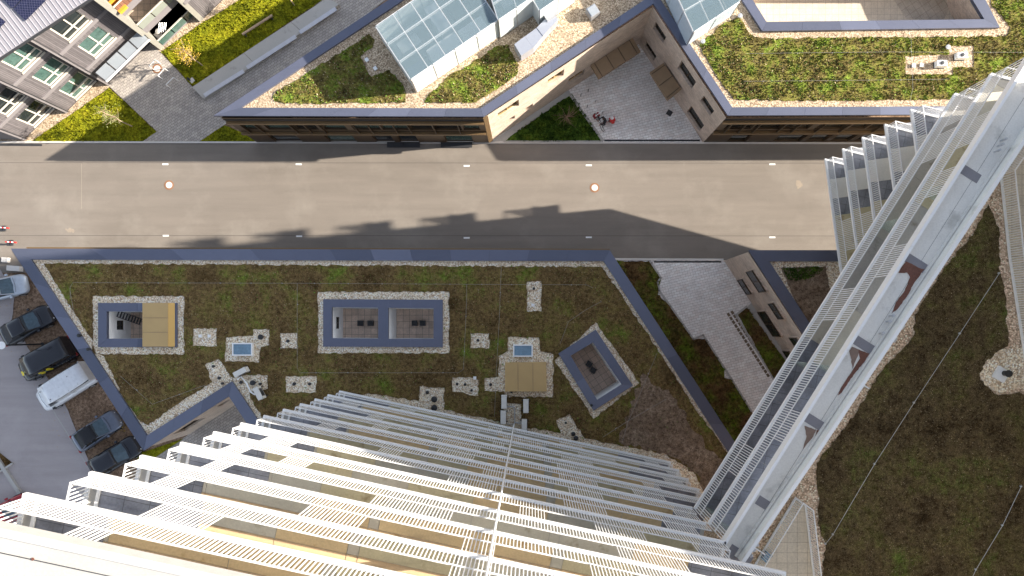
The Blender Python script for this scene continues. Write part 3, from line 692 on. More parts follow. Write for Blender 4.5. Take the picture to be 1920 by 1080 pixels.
# ------------------------------------------------------------------ lower yard between buildings
y2 = PP([(1150, 488), (1357, 488), (1500, 710), (1560, 800), (1450, 1000), (1380, 960)])
struct('paved_yard', MB().prism(y2, -.02, .03), M['paver_pale'])
hedge = PP([(1080, 490), (1218, 490), (1239, 521), (1233, 552), (1257, 576), (1300, 636), (1323, 635), (1358, 693), (1358, 708), (1373, 712), (1408, 770), (1470, 880), (1300, 880)])
MB().sheet(rough_poly(ccw(hedge), .04), .08).build('ground_cover', M['hedge'], None, kind='stuff'); tufts('ground_cover', hedge, [], .06, 110, .17, M['hedge'], kind='stuff', hgt=.8)
ke = MB(); hp = [(1218, 489), (1239, 521), (1233, 528), (1236, 545), (1257, 574), (1300, 636), (1318, 628), (1358, 690), (1372, 712), (1408, 770)]
for i in range(len(hp) - 1): ke.seg(P(*hp[i]), P(*hp[i + 1]), .14, .03, .11, 0, .05)
struct('kerb', ke, M['concrete'])
h2 = PP([(1383, 590), (1400, 577), (1475, 680), (1520, 750), (1500, 780), (1449, 708)])
MB().sheet(rough_poly(ccw(h2), .04), .08).build('ground_cover', M['hedge'], None, kind='stuff'); tufts('ground_cover', h2, [], .06, 110, .15, M['hedge'], kind='stuff', hgt=.8)
struct('path', MB().sheet(PP([(1400, 577), (1408, 568), (1540, 760), (1520, 750)]), .045), M['concrete'])
gp = MB().mat(M['mulch'])
for i in range(17):
    for j in range(2):
        a = Vector(P(1366 + j * 7 + i * 4.6, 590 - j * 4 + i * 7.1)); gp.box(a.x, a.y, .30, .22, .033, .036, math.radians(-57))
struct('grass_joint_pavers', gp, M['mulch'])
struct('drain_channel', MB().seg(P(1226, 491), P(1352, 491), .12, .03, .05), M['black'])
ke = MB(); ke.seg(P(1378, 592), P(1400, 574), .16, .03, .12); ke.seg(P(1380, 592), P(1450, 712), .12, .03, .12); struct('kerb', ke, M['concrete'])
# ------------------------------------------------------------------ east block
eo_px = [(1404, 469), (2300, 469), (2300, 1100), (1814, 1100)]
eo = ccw(PP(eo_px, ZL)); EB = empty('flat_roofed_building', (*P(1500, 560, 0), 0), 'low brick building with dark parapet and triangular planted roof under the white galleries', 'building')
ei = off_poly(eo, .82); coping_ring(eo, ei, ZL, .22, 'parapet', EB)
MB().sheet(off_poly(eo, .3), ZL - .2).build('gravel_roof', M['gravel'], EB)
eg = ccw(PP([(1464, 502), (1548, 499), (1560, 560), (1545, 640), (1510, 610)], zg))
MB().sheet(rough_poly(eg), zg).build('planted_roof', M['drysoil'], EB)
eg2 = ccw(PP([(1466, 503), (1546, 500), (1535, 515), (1500, 526), (1478, 524)], zg)); tufts('sedum_plants', eg2, [], zg, 500, .13, M['shrub'], EB)
ew = [P(1404.5, 472, ZL), P(1806, 1090, ZL)]
qE = [[(1414, 503), (1441, 543), (1428.6, 546), (1403, 507)], [(1397, 520.5), (1412, 549), (1404.5, 549.7), (1386, 521.7)], [(1453, 565), (1474.5, 595), (1464, 596), (1444, 565.6)],
      [(1437.6, 581), (1468.7, 628), (1454, 628), (1423, 581)], [(1496, 629.5), (1517, 660), (1504, 661), (1484, 630)], [(1483, 655), (1510, 697), (1498, 697), (1472, 655)]]
wall(EB, ew[1], ew[0], 0, ZL - .2, [(math.dist(*ew) - w[1], math.dist(*ew) - w[0], w[2], w[3]) for w in px_windows(qE, ew[0], ew[1])], M['brick'], -1 if False else 1, .25, 'glass_dark', 'bronze')
wall(EB, P(2290, 471, ZL), ew[0], 0, ZL - .2, [], M['bronze'], 1)
# ------------------------------------------------------------------ white towers
S = 2.9; Zn = lambda n: H - (51.3 - S * n)
def mitre(path, d):
    out = []
    for i, p in enumerate(path):
        p = Vector(p)
        if i == 0: t = (Vector(path[1]) - p).normalized(); n = Vector((-t.y, t.x)); out.append(p + n * d)
        elif i == len(path) - 1: t = (p - Vector(path[-2])).normalized(); n = Vector((-t.y, t.x)); out.append(p + n * d)
        else:
            t1 = (p - Vector(path[i - 1])).normalized(); t2 = (Vector(path[i + 1]) - p).normalized()
            n1 = Vector((-t1.y, t1.x)); n2 = Vector((-t2.y, t2.x)); bb = (n1 + n2); bb = bb / max(.3, bb.dot(n1)); out.append(p + bb * d)
    return [tuple(x) for x in out]
def strip(mb, p0, p1, z0, z1):
    for i in range(len(p0) - 1): mb.prism([p0[i], p0[i + 1], p1[i + 1], p1[i]], z0, z1)
def bars(mb, path, z0, z1, sp=.125, w=.034, ranges=None, d=.026):
    for i in range(len(path) - 1):
        a, b = Vector(path[i]), Vector(path[i + 1]); L = (b - a).length; u = (b - a) / L; k = max(1, int(L / sp))
        for j in range(k + (1 if i == len(path) - 2 else 0)):
            s = j * L / k
            if ranges is not None and not any(r[0] == i and r[1] <= s <= r[2] for r in ranges): continue
            c = a + u * s; n = Vector((-u.y, u.x)); q = [c - u * w / 2 - n * d / 2, c + u * w / 2 - n * d / 2, c + u * w / 2 + n * d / 2, c - u * w / 2 + n * d / 2]
            bt = len(mb.v); mb.v += [(x.x, x.y, z0) for x in q] + [(x.x, x.y, z1) for x in q]
            for e in range(4): mb.f.append((bt + e, bt + (e + 1) % 4, bt + 4 + (e + 1) % 4, bt + 4 + e)); mb.m.append(mb.cur)
            mb.f.append((bt + 4, bt + 5, bt + 6, bt + 7)); mb.m.append(mb.cur)
def balcony(parent, path, z, depth, side=-1, screens=(), floor=None, h=1.0, under='olive3'):
    """path = outer slab edge; inward is side (-1 = right of travel)"""
    o = lambda d: mitre(path, d * side)
    sl = MB(); strip(sl, o(.125), o(depth), z - .2, z - .06); b = sl.build('balcony', M['concrete'], parent)
    e = MB(); strip(e, o(0), o(.13), z - .17, z); e.build('edge_beam', M['rail'], b)
    r = MB(); pr = o(.10); bars(r, pr, z + .001, z + h - .02); strip(r, o(.078), o(.122), z + h - .03, z + h + .02)
    r.build('railing', M['rail'], b)
    if screens:
        for sg in screens:
            r = MB(); bars(r, pr, z + h + .021, z + S - .24, ranges=[sg])
            if r.v: r.build('screen', M['rail'], b)
    if floor: floor(b, z - .058)
    return b
A0, A1 = Vector((-13.66, -4.44)), Vector((9.9, -9.5)); uA = (A1 - A0).normalized(); mA = Vector((uA.y, -uA.x)) if uA.y * 0 + (-uA.x) < 0 else Vector((-uA.y, uA.x))
TA = empty('apartment_tower', (*(A0 + mA * 4), 0), 'tall tower whose thirteen stacked white railed balconies fill the bottom of the picture', 'tower')
sA = lambda X: (X - A0.x) / uA.x
def floorA(n, send):
    def f(b, z):
        r = random.Random(n * 17 + 3); bnd = sA(-11.35 if n % 2 else -10.1); e = sA(7.3 if n % 2 else 6.2)
        segs = [(.48, bnd, 'tile_dark')]; cuts = [bnd + .12, sA(-7.6) + r.uniform(-.5, .5), sA(-5.55), sA(-5.2), sA(-2.6) + r.uniform(-1, 1), sA(.8), sA(1.2), sA(4.0) + r.uniform(-.6, .6), e]
        segs.append((bnd, bnd + .12, 'strip'))
        for i in range(len(cuts) - 1):
            m = 'strip' if i in (2, 5) and False else r.choice(['olive1', 'olive2', 'olive3', 'olive1'])
            if i == 2 or i == 5: m = 'strip' if i == 2 else 'olive3'
            segs.append((cuts[i], cuts[i + 1], m))
        segs.append((e, send - .2, 'tile_dark'))
        mb = MB()
        for s0, s1, m in segs:
            g = .012
            a, c = A0 + uA * (s0 + g), A0 + uA * (s1 - g)
            inner = m != 'tile_dark'
            mb.mat(M[m]).prism([tuple(a + mA * .135), tuple(c + mA * .135), tuple(c + mA * (.80 if inner else 1.9)), tuple(a + mA * (.80 if inner else 1.9))], z, z + .02)
            if inner:  # peach and cream strips carry the sunlit inner floor in their colour
                mb.mat(M['peach']).prism([tuple(a + mA * .815), tuple(c + mA * .815), tuple(c + mA * 1.0), tuple(a + mA * 1.0)], z, z + .05)
                mb.mat(M['cream']).prism([tuple(a + mA * 1.01), tuple(c + mA * 1.01), tuple(c + mA * 1.9), tuple(a + mA * 1.9)], z, z + .03)
        mb.build('floor_covering', None, b)
    return f
scr_px = {11: [(148, 215)], 10: [(300, 418), (841, 918)], 9: [(314, 367), (575, 684), (865, 925), (1096, 1180)], 8: [(400, 440), (700, 850), (1150, 1280)], 7: [(430, 470), (540, 590), (968, 1020), (1110, 1200), (1290, 1350)],
          6: [(500, 555), (840, 930), (1050, 1130), (1240, 1300)], 5: [(715, 755), (905, 940), (1060, 1125), (1255, 1300)], 4: [(603, 638), (820, 890), (1045, 1115), (1180, 1240)], 3: [(701, 730), (820, 900), (1040, 1120), (1200, 1230)],
          2: [(690, 719), (810, 890), (920, 945), (1050, 1110), (1240, 1275)], 1: [(643, 673), (873, 900), (940, 1020), (1080, 1150), (1245, 1270)], 0: [(751, 778), (915, 940), (1045, 1090), (1203, 1230)]}
for n in range(12):
    z = Zn(n); end = {5: 8.2, 6: 8.2, 7: 8.35}.get(n, 9.9); s1 = sA(end); E = A0 + uA * s1
    path = [tuple(A0 + mA * 2), tuple(A0), tuple(E)] + ([] if n in (5, 6) else [tuple(E + mA * (1.0 if n == 7 else 2))])
    sc = []
    for x0, x1 in scr_px.get(n, []):
        D = H - z - 1; xs = []
        for x in (x0, x1):
            # intersect ray with facade line
            dx = (x - NX) * D / F; xs.append(sA(dx))
        sc.append((1, max(0, xs[0]), min(s1, xs[1])))
    b = balcony(TA, path, z, 1.95, -1, sc, floorA(n, s1))
    # glass wind guard beside the open end
    q = A0 + uA * .16
    q = A0 + uA * .42
    g = MB(); g.seg(q + mA * .12, q + mA * 1.9, .1, z - .05, z + .01); g.build('side_beam', M['rail'], b)
core = MB().prism([tuple(A0 + mA * 1.95 + uA * .3), tuple(A1 + mA * 1.95 - uA * .3), tuple(A1 + mA * 12 - uA * .3), tuple(A0 + mA * 12 + uA * .3)], 0, Zn(12) - .3); core.build('wall', M['cream'], TA)
# facade windows of tower
for n in range(12):
    for X in (-12.2, -8.5, -3.5, 0, 3.2, 6.5):
        s = sA(X); MB().seg(A0 + mA * 1.94 + uA * (s - .8), A0 + mA * 1.94 + uA * (s + .8), .04, Zn(n), Zn(n) + 2.2).build('window', M['glass_dark'], TA)
z = Zn(12)
rp = [tuple(A0 - uA * 3.5 - mA * .1), tuple(A1 + uA * 3 - mA * .1), tuple(A1 + mA * 12 + uA * 3), tuple(A0 + mA * 12 - uA * 3.5)]
MB().prism(rp, z - .35, z - .03).build('roof', M['concrete'], TA)
mb = MB(); mb.seg(Vector(rp[0]), Vector(rp[1]), .2, z - .4, z, -.1 if False else .0); mb.build('roof_edge', plain('pale roof edge', (.46, .46, .45), .6), TA)
mb = MB(); mb.seg(Vector(rp[0]) + mA * .46, Vector(rp[1]) + mA * .46, .015, z - .03, z - .015); mb.build('roof_seam', M['darkgrey'], TA)
q = P(60, 1049, z); MB().lathe(*q, [(.035, z - .03), (.035, z - .015), (.001, z - .014)], 12).build('roof_outlet', M['rust'], TA)
MB().tube([(-1.29, -7.02, 7), (-1.29, -7.02, Zn(12) - .1)], .045, 8).build('downpipe', M['rail'], TA)
# --- bridge galleries
J5, K5 = Vector((8.25, -9.2)), Vector((21.56, 11.97)); uW = (K5 - J5).normalized(); LW = (K5 - J5).length
eN = Vector((1, -.25)).normalized(); mW = Vector((uW.y, -uW.x))
TB = empty('gallery_bridge', (*(J5 + mW), 0), 'diagonal stack of white railed access galleries bridging the two towers', 'gallery')
def floorB(n):
    def f(b, z):
        mb = MB(); r = random.Random(n); s = .2
        while s < LW - .2:
            e = min(s + r.choice([2.2, 3.1, 3.6]), LW - .2); fr = s / LW
            m = 'tile_dark' if fr < .33 else r.choice(['olive3', 'greyconc', 'olive1', 'greyconc'])
            a, c = J5 + uW * (s + .01), J5 + uW * (e - .01)
            mb.mat(M[m]).prism([tuple(a + mW * .15), tuple(c + mW * .15), tuple(c + mW * .95), tuple(a + mW * .95)], z, z + .02)
            mb.mat(M['greyconc' if fr >= .33 else 'tile_dark']).prism([tuple(a + mW * .965), tuple(c + mW * .965), tuple(c + mW * 2.2), tuple(a + mW * 2.2)], z, z + .02)
            s = e
        mb.build('floor_covering', None, b)
    return f
for n in (5, 6):
    z = Zn(n); path = [tuple(J5), tuple(K5), tuple(K5 + eN * 2.4)]
    sc = [(1, 0, 3), (0, 20.5, 22.3), (0, 11.3, 13.2) if n == 5 else (0, 13.6, 15.4), (0, 17.8, 19.3) if n == 6 else (0, 2.6, 4.2), (0, 5.0, 6.6) if n == 6 else (0, 22.6, 24.5), (0, .0, .5)]
    b = balcony(TB, path, z, 2.2, -1, sc, floorB(n))
    for s in (.45, 9.0, 17.2 if n == 5 else 18.5):
        g = MB(); q = J5 + uW * s; g.seg(q + mW * .2, q + mW * 2.0, .03, z, z + 2.3); g.build('glass_divider', M['glass_clear'], b)
        g = MB(); g.seg(q + mW * .16, q + mW * 2.0, .05, z + 2.3, z + 2.36); g.build('divider_cap', M['rail'], b)
# top gallery (level 7) : open channel with parapets
z = Zn(7); R = [Vector(P(1395, 1058, z + .45)), Vector(P(1530, 860, z + .45)), Vector(P(1920, 272, z + .45)), Vector(P(2060, 62, z + .45))]
Lf = [J5 - uW * .2, J5 + uW * LW * .37, K5, K5 + uW * .01]
zfl = z - .3
fl = MB().prism([tuple(Lf[0] + mW * .1), tuple(K5 + mW * .1), tuple(K5 + eN * 3), tuple(R[2]), tuple(R[1]), tuple(R[0])], zfl - .25, zfl)
b7 = fl.build('gallery_floor', M['concrete_gal'], TB)
e = MB(); e.seg(Lf[0], K5, .13, z - .5, z, -.065); e.build('parapet', M['rail'], b7)
e = MB()
for i in range(2): e.seg(R[i], R[i + 1] + (R[i + 1] - R[i]).normalized() * (2 if i else 0), .10, z - .6, z + .41, .075)
e.build('parapet', M['concrete_gal'], b7)
e = MB()
for i in range(2): e.seg(R[i], R[i + 1] + (R[i + 1] - R[i]).normalized() * (2 if i else 0), .15, z + .411, z + .45, .075)
e.build('coping', M['rail'], b7)
e = MB()
for i in range(2):
    e.seg(R[i], R[i + 1], .10, zfl + .001, zfl + .10, .20)
e.build('inner_ledge', M['concrete_gal'], b7)
gs = MB()
for x, y in ((1813, 322), (1712, 490), (1617, 645), (1525, 790), (1434, 945)):
    q = Vector(P(x, y, zfl)); gs.seg(q - mW * .38, q + mW * .62, .42, zfl + .001, zfl + .012)
gs.seg(Vector(P(1382, 1046, zfl)) - mW * .5, Vector(P(1382, 1046, zfl)) + mW * .6, .8, zfl + .001, zfl + .012)
gs.build('membrane_strip', M['greystrip'], b7)
seams = MB(); 
for o_ in (.85,): seams.seg(J5 + mW * o_, K5 + mW * o_, .012, zfl + .001, zfl + .004)
seams.build('floor_joint', M['darkgrey'], b7)
rs = MB(); zz = zfl
def wedge(pts): rs.sheet(rough_poly(ccw(PP(pts, zz)), .015, .1), zz + .016 + random.uniform(0, .003))
rs.mat(M['rust'])
wedge([(1699, 490), (1722, 502), (1733, 505), (1714, 530), (1702, 553), (1682, 580), (1671, 588), (1680, 566), (1696, 545), (1706, 520), (1700, 511), (1690, 512), (1684, 512), (1692, 498)])
wedge([(1609, 655), (1630, 663), (1622, 676), (1600, 703), (1578, 736), (1570, 742), (1577, 726), (1598, 695), (1612, 672)])
wedge([(1531, 806), (1542, 808), (1530, 828), (1508, 862), (1484, 898), (1476, 905), (1486, 884), (1512, 846), (1528, 818)])
wedge([(1441, 958), (1452, 962), (1440, 980), (1424, 1000), (1415, 1004), (1424, 988)])
rs.mat(M['ruststain'])
wedge([(1597, 650), (1612, 656), (1606, 672), (1598, 692), (1595, 670), (1592, 658)]); wedge([(1508, 798), (1530, 806), (1522, 822), (1505, 842), (1512, 818)])
rs.build('rust_stain', None, b7)
ob = MB()
for x, y in ((1882, 262), (1876, 272), (1870, 283), (1666, 603), (1653, 625), (1672, 592), (1471, 930), (1462, 940), (1418, 1020), (1412, 1030), (1407, 1040)):
    q = P(x, y, zfl + .2); ob.box(*q, .14, .1, zfl + .28, zfl + .36, .5); ob.lathe(*q, [(.04, zfl), (.04, zfl + .42), (.001, zfl + .43)], 8)
ob.build('bracket', M['galv'], b7)
# --- north-east tower: west balconies
K = Vector((20.81, 12.03)); Wd = Vector((21.87 - 20.81, 4.35 - 12.03)).normalized()
TC = empty('apartment_tower', (26, 4, 0), 'north-east tower with white railed balcony corners stepping out over the road', 'tower')
def floorC(b, z):
    mb = MB(); mw = Vector((-Wd.y, Wd.x)); 
    for s, e_, m_ in ((.12, 1.5, 'tile_dark'), (1.51, 2.9, 'concrete_gal'), (2.91, 4.1, 'tile_dark'), (4.11, 8, 'olive1'), (8.01, 12.9, 'olive3')):  # pale concrete band between the slate paints in the sunlit floor patches
        a, c = K + Wd * s, K + Wd * e_
        mb.mat(M[m_]).prism([tuple(a + mw * .15), tuple(c + mw * .15), tuple(c + mw * 2.2), tuple(a + mw * 2.2)], z, z + .02)
    mb.build('floor_covering', None, b)
for n in range(0, 5):
    z = Zn(n); path = [tuple(K + Wd * 13), tuple(K), tuple(K + eN * 12)]
    b = balcony(TC, path, z, 2.2, -1, [(0, 6.2, 8.4)] if n in (0, 1, 2) else [(0, 4.2, 5.6)], floorC)
MB().prism([tuple(K + Wd * .6 + Vector((1.75, 0))), tuple(K + Wd * .6 + Vector((14, -3.4))), (36, -12), (24.8, -12)], ZL - .2, Zn(5) - .2).build('wall', M['cream'], TC)
# garden deck
GD = empty('garden_deck', (22, -8, 0), 'raised roof deck with dark planting, gravel edges and cream tiled terraces beside the galleries', 'roof deck')
dk = [tuple(J5 + mW * 1.2 - uW * 3), tuple(K5 + mW * 1.9), (46, 6), (46, -32), (6.2, -32), (6.2, -12)]
MB().prism(dk, 21.6, ZG).build('gravel_roof', m_gravel('deck gravel', 1.5, (1, .90, .82)), GD)
gd_px = [(1853, 382), (1862, 400), (1874, 434), (1875, 508), (1887, 567), (1890, 649), (1864, 667), (1837, 712), (1872, 741), (1912, 735), (2000, 760), (2000, 1150), (1545, 1150), (1541, 1080), (1548, 1024), (1533, 981), (1534, 925), (1531, 869), (1608, 770), (1647, 703), (1687, 660), (1713, 630), (1716, 590), (1738, 556), (1768, 508), (1827, 434)]
gdw = rough_poly(ccw(PP(gd_px, ZG + .04)), .07, .18)
gm = m_green('dark roof planting', [(.25, (.05, .035, .018)), (.45, (.12, .09, .05)), (.6, (.13, .11, .048)), (.74, (.11, .14, .036)), (.88, (.15, .22, .04))], .55, 12, (.60, .48, .28), .7, 1.25)
MB().sheet(gdw, ZG + .04).build('planted_roof', gm, GD); tufts('sedum_plants', gdw, [], ZG + .035, 190, .06, gm, GD, .55); tufts('dry_plants', gdw, [], ZG + .035, 60, .045, M['dry'], GD, .5)
# terraces on deck
def terrace(pts, lab, sides):
    w = PP(pts, ZG + .1); t = empty('roof_terrace', (*w[0], ZG), lab, 'terrace', 'tiled terraces on the garden deck')
    MB().prism(w, ZG + .005, ZG + .1).build('tiled_floor', M['tile_pale'], t)
    for rev in sides:
        path = [w[i] for i in rev]; r = MB(); strip(r, mitre(path, -.02), mitre(path, .07), ZG + .06, ZG + .16); strip(r, mitre(path, 0), mitre(path, .05), ZG + 1.1, ZG + 1.15)
        bars(r, mitre(path, .025), ZG + .16, ZG + 1.1, .115, .03); r.build('railing', M['rail'], t)
terrace([(1936, 240), (1876, 328), (1892, 480), (1918, 648), (1935, 760), (2100, 760), (2100, 240)], 'cream tiled terrace with white railing at the right edge of the picture', [[0, 1, 2, 3, 4]])
terrace([(1416, 1060), (1492, 935), (1509, 948), (1525, 1080), (1536, 1180), (1345, 1180)], 'pointed cream tiled terrace with white railing at the bottom of the picture', [[5, 0, 1, 2, 3, 4]])
ls = MB()
q = P(1438, 1045, ZG + .3)
MB().box(*q, .5, .34, ZG + .1, ZG + .34, .9).build('storage_box', M['glass_sky'], None, 'small dark blue box lying on the pointed cream terrace', 'box')
# tall eastern tower, outside the frame, whose shade covers the lower roofs
TD = empty('apartment_tower', (35, -10, 0), 'tall tower rising east of the garden deck', 'tower')
MB().prism([(25.2, 11.0), (46, 6.5), (46, -34), (25.2, -34)], ZG + .01, 40).build('wall', M['cream'], TD)
# ------------------------------------------------------------------ grey timber house (top left)
GH = empty('timber_house', (*P(60, 150), 0), 'grey timber clad house with stepped facade, white windows and pale metal roof with solar panels', 'house')
zE = 9.75
u2 = Vector((.717, .697)); nrm = Vector((u2.y, -u2.x))     # along facade, outward
starts = [(47, 261), (125, 210), (203, 158)]
endp = (293, 75)
for i, sp in enumerate(starts):
    a = Vector(P(*sp)); L = 4.12 if i < 2 else 5.3; b = a + u2 * L
    wins = [(1.35, 3.55, z0, z0 + 2.15) for z0 in ((.35, 3.45, 6.6) if i < 2 else (3.45, 6.6))]
    if i == 2: wins = [(1.35, 3.6, z0, z0 + 2.15) for z0 in (3.45, 6.6)]
    wall(GH, a, b, 0, zE - .3, wins, M['wood'], 1, .14, ['glass_teal', 'glass_dark', 'glass_teal'], 'frame', ft=.09, mull=1)
    bd = MB()
    for z0 in (2.95, 6.1, 9.1): bd.seg(a + u2 * .02, b, .08, z0, z0 + .34, -.03)
    bd.build('floor_band', M['wood_plain'], GH)
    tr = MB()
    for s0, s1, z0, z1 in wins:
        for sz in (z0 + .75,): tr.seg(a + u2 * s0, a + u2 * s1, .08, sz, sz + .1, .02)
        tr.seg(a + u2 * (s0 - .05), a + u2 * (s1 + .05), .14, z0 - .06, z0, -.05)
    tr.build('window_rail', M['frame'], GH)
    # return wall and fin at left end
    wall(GH, a - nrm * 1.6, a, 0, zE - .3, [], M['wood'], 1)
    MB().seg(a - nrm * .06, a + nrm * .10, .16, 0, zE - .3).build('corner_fin', M['wood_plain'], GH)
    MB().tube([(*(a + nrm * .12 + u2 * .15), 0), (*(a + nrm * .12 + u2 * .15), zE - .4)], .035).build('downpipe', M['darkgrey'], GH)
a = Vector(P(47, 262)); wall(GH, a - Vector((12, -.25)), a, 0, zE - .3, [], plain('dark gable boards', (.16, .15, .155), .8), 1)
# body behind
bk = [tuple(Vector(P(47, 261)) - nrm * .2), tuple(Vector(P(203, 158)) + u2 * 8 - nrm * 1.6), tuple(Vector(P(203, 158)) + u2 * 8 - nrm * 14), tuple(Vector(P(47, 261)) - nrm * 14)]
MB().prism(off_poly(ccw(bk), .4), 0, zE - .5).build('core', M['wood_plain'], GH)
e0, e1 = Vector(P(-40, 133, zE)), Vector(P(200, -24, zE)); ue = (e1 - e0).normalized(); ne = Vector((-ue.y, ue.x)); e0 -= ue * 3; e1 += ue * 1.2
rf = MB(); A, B = (*e0, zE), (*e1, zE); Cc, D = (*(e1 + ne * 11), zE + 2.4), (*(e0 + ne * 11), zE + 2.4)
rf.face([A, B, Cc, D]); dn = lambda p: (p[0], p[1], p[2] - .16); rf.face([dn(D), dn(Cc), dn(B), dn(A)]); rf.face([dn(A), dn(B), B, A]); rf.face([dn(B), dn(Cc), Cc, B]); rf.face([dn(D), dn(A), A, D])
# seam geometry as ribs
ro = rf.build('roof', plain('pale metal roof', (.30, .29, .32), .45, .2, .06, 1, 12), GH)
rb = MB(); Lr = (e1 - e0).length; k = int(Lr / .32)
for j in range(k):
    s = e0 + ue * (j * .32); rb.face([(*s, zE + .035), (*(s + ue * .045), zE + .035), (*(s + ue * .045 + ne * 11), zE + 2.435), (*(s + ne * 11), zE + 2.435)])
    rb.face([(*s, zE), (*s, zE + .035), (*(s + ne * 11), zE + 2.435), (*(s + ne * 11), zE + 2.4)]); rb.face([(*(s + ue * .045), zE + .035), (*(s + ue * .045), zE), (*(s + ue * .045 + ne * 11), zE + 2.4), (*(s + ue * .045 + ne * 11), zE + 2.435)])
rb.build('roof_seams', plain('roof seam metal', (.42, .41, .45), .4, .2, .04), ro)
MB().seg(e0, e1, .10, zE - .18, zE - .02, .07 if False else -.06).build('gutter', M['darkgrey'], ro)
def roofpt(px, py, dz):
    D_ = H - zE - 1
    for _ in range(6):
        x, y = (px - NX) * D_ / F, -(py - NY) * D_ / F; dd = (Vector((x, y)) - e0).dot(ne); D_ = H - (zE + dd * 2.4 / 11 + dz)
    return (x, y, H - D_)
for q in ([(2, -4), (24, 16), (62, -24), (40, -44)], [(25, 17), (48, 39), (88, -1), (63, -24)], [(-26, 10), (11, 41), (-20, 72), (-55, 40)]):
    t = [roofpt(x, y, .14) for x, y in q]; t2 = [roofpt(x, y, .09) for x, y in q]; mb = MB(); mb.face(t[::-1] if False else t)
    for i in range(4): mb.face([t2[i], t2[(i + 1) % 4], t[(i + 1) % 4], t[i]])
    mb.build('solar_panel', M['solar'], ro)
# canopy over the entrance
cz = 2.75; cp = PP([(178, 137), (262, 56), (280, 74), (199, 153)], cz)
cn = empty('entrance_canopy', (*cp[0], 0), 'pale glass entrance canopy in four panes on the grey timber house', 'canopy')
Aa, Bb, Cc2, Dd = [Vector(x) for x in cp]
for i in range(4):
    t0, t1 = i / 4 + .012, (i + 1) / 4 - .012
    MB().prism([tuple(Aa.lerp(Bb, t0)), tuple(Aa.lerp(Bb, t1)), tuple(Dd.lerp(Cc2, t1)), tuple(Dd.lerp(Cc2, t0))], cz - .03, cz).build('pane', M['glass_canopy'], cn)
fr = MB()
for i in range(5): fr.seg(Aa.lerp(Bb, i / 4), Dd.lerp(Cc2, i / 4), .06, cz - .14, cz + .01)
fr.build('beam', M['darkgrey'], cn); MB().seg(Dd, Cc2, .09, cz - .1, cz + .05).build('gutter', M['white'], cn)
# balcony house continuing to the right
BH = empty('balcony_house', (*P(330, 60), 0), 'grey timber house end with recessed balconies, glass parapets and pale concrete fin', 'house')
def bal_house(sp, L, loggia):
    a = Vector(P(*sp)); b = a + u2 * L
    MB().seg(a - nrm * 2.4, a + nrm * .02, .42, 0, 9.6).build('side_fin', plain('pale concrete fin', (.27, .26, .23), .8), BH)
    if loggia:
        for k, z0 in enumerate((0, 3.1, 6.2)):
            a2 = a + u2 * .22; b2 = a + u2 * (L - .1)
            f = MB(); f.prism([tuple(a2), tuple(b2), tuple(b2 - nrm * 2.2), tuple(a2 - nrm * 2.2)], z0 - .2 if k else 0, z0 + .02); f.build('balcony_floor', [M['tile_dark'], M['tile'], M['tile']][k], BH)
            f = MB(); f.seg(a2, b2, .1, z0 - .45 if k else 0, z0 + .25, .04); f.build('balcony_edge', M['wood_plain'], BH)
            p = MB(); c1 = [M['glass_teal'], plain('olive glass panel', (.24, .26, .23), .3), M['decking']][k]
            for j in range(3):
                t0, t1 = a2.lerp(b2, j / 3 + .01), a2.lerp(b2, (j + 1) / 3 - .01); p.seg(t0, t1, .04, z0 + .27, z0 + 1.05, -.02)
            p.build('parapet_panel', c1, BH)
            r = MB(); r.seg(a2, b2, .09, z0 + 1.06, z0 + 1.12, -.02); r.build('handrail', M['frame'], BH)
        wall(BH, a - nrm * 2.2, a + u2 * L - nrm * 2.2, 0, 9.6, [(1, 3, z0 + .2, z0 + 2.3) for z0 in (0, 3.1, 6.2)], M['wood'], 1, .1, 'glass_dark', 'frame')
    else:
        wall(BH, a, b, 0, 9.6, [(2.1, 3.6, z0, z0 + 2.0) for z0 in (.6, 3.7, 6.8)], M['wood'], 1, .12, 'glass_teal', 'frame')
        bd = MB(); bd.seg(a, b, .08, 2.95, 3.3, -.03); bd.build('floor_band', M['wood_plain'], BH)
bal_house((304, 90), 4.6, True); bal_house((379, 38), 6, False)
a = Vector(P(304, 90)); wall(BH, a - nrm * 4 - u2 * .2, a - u2 * .2, 0, 9.6, [], plain('dark side boards', (.09, .08, .085), .85), 1)
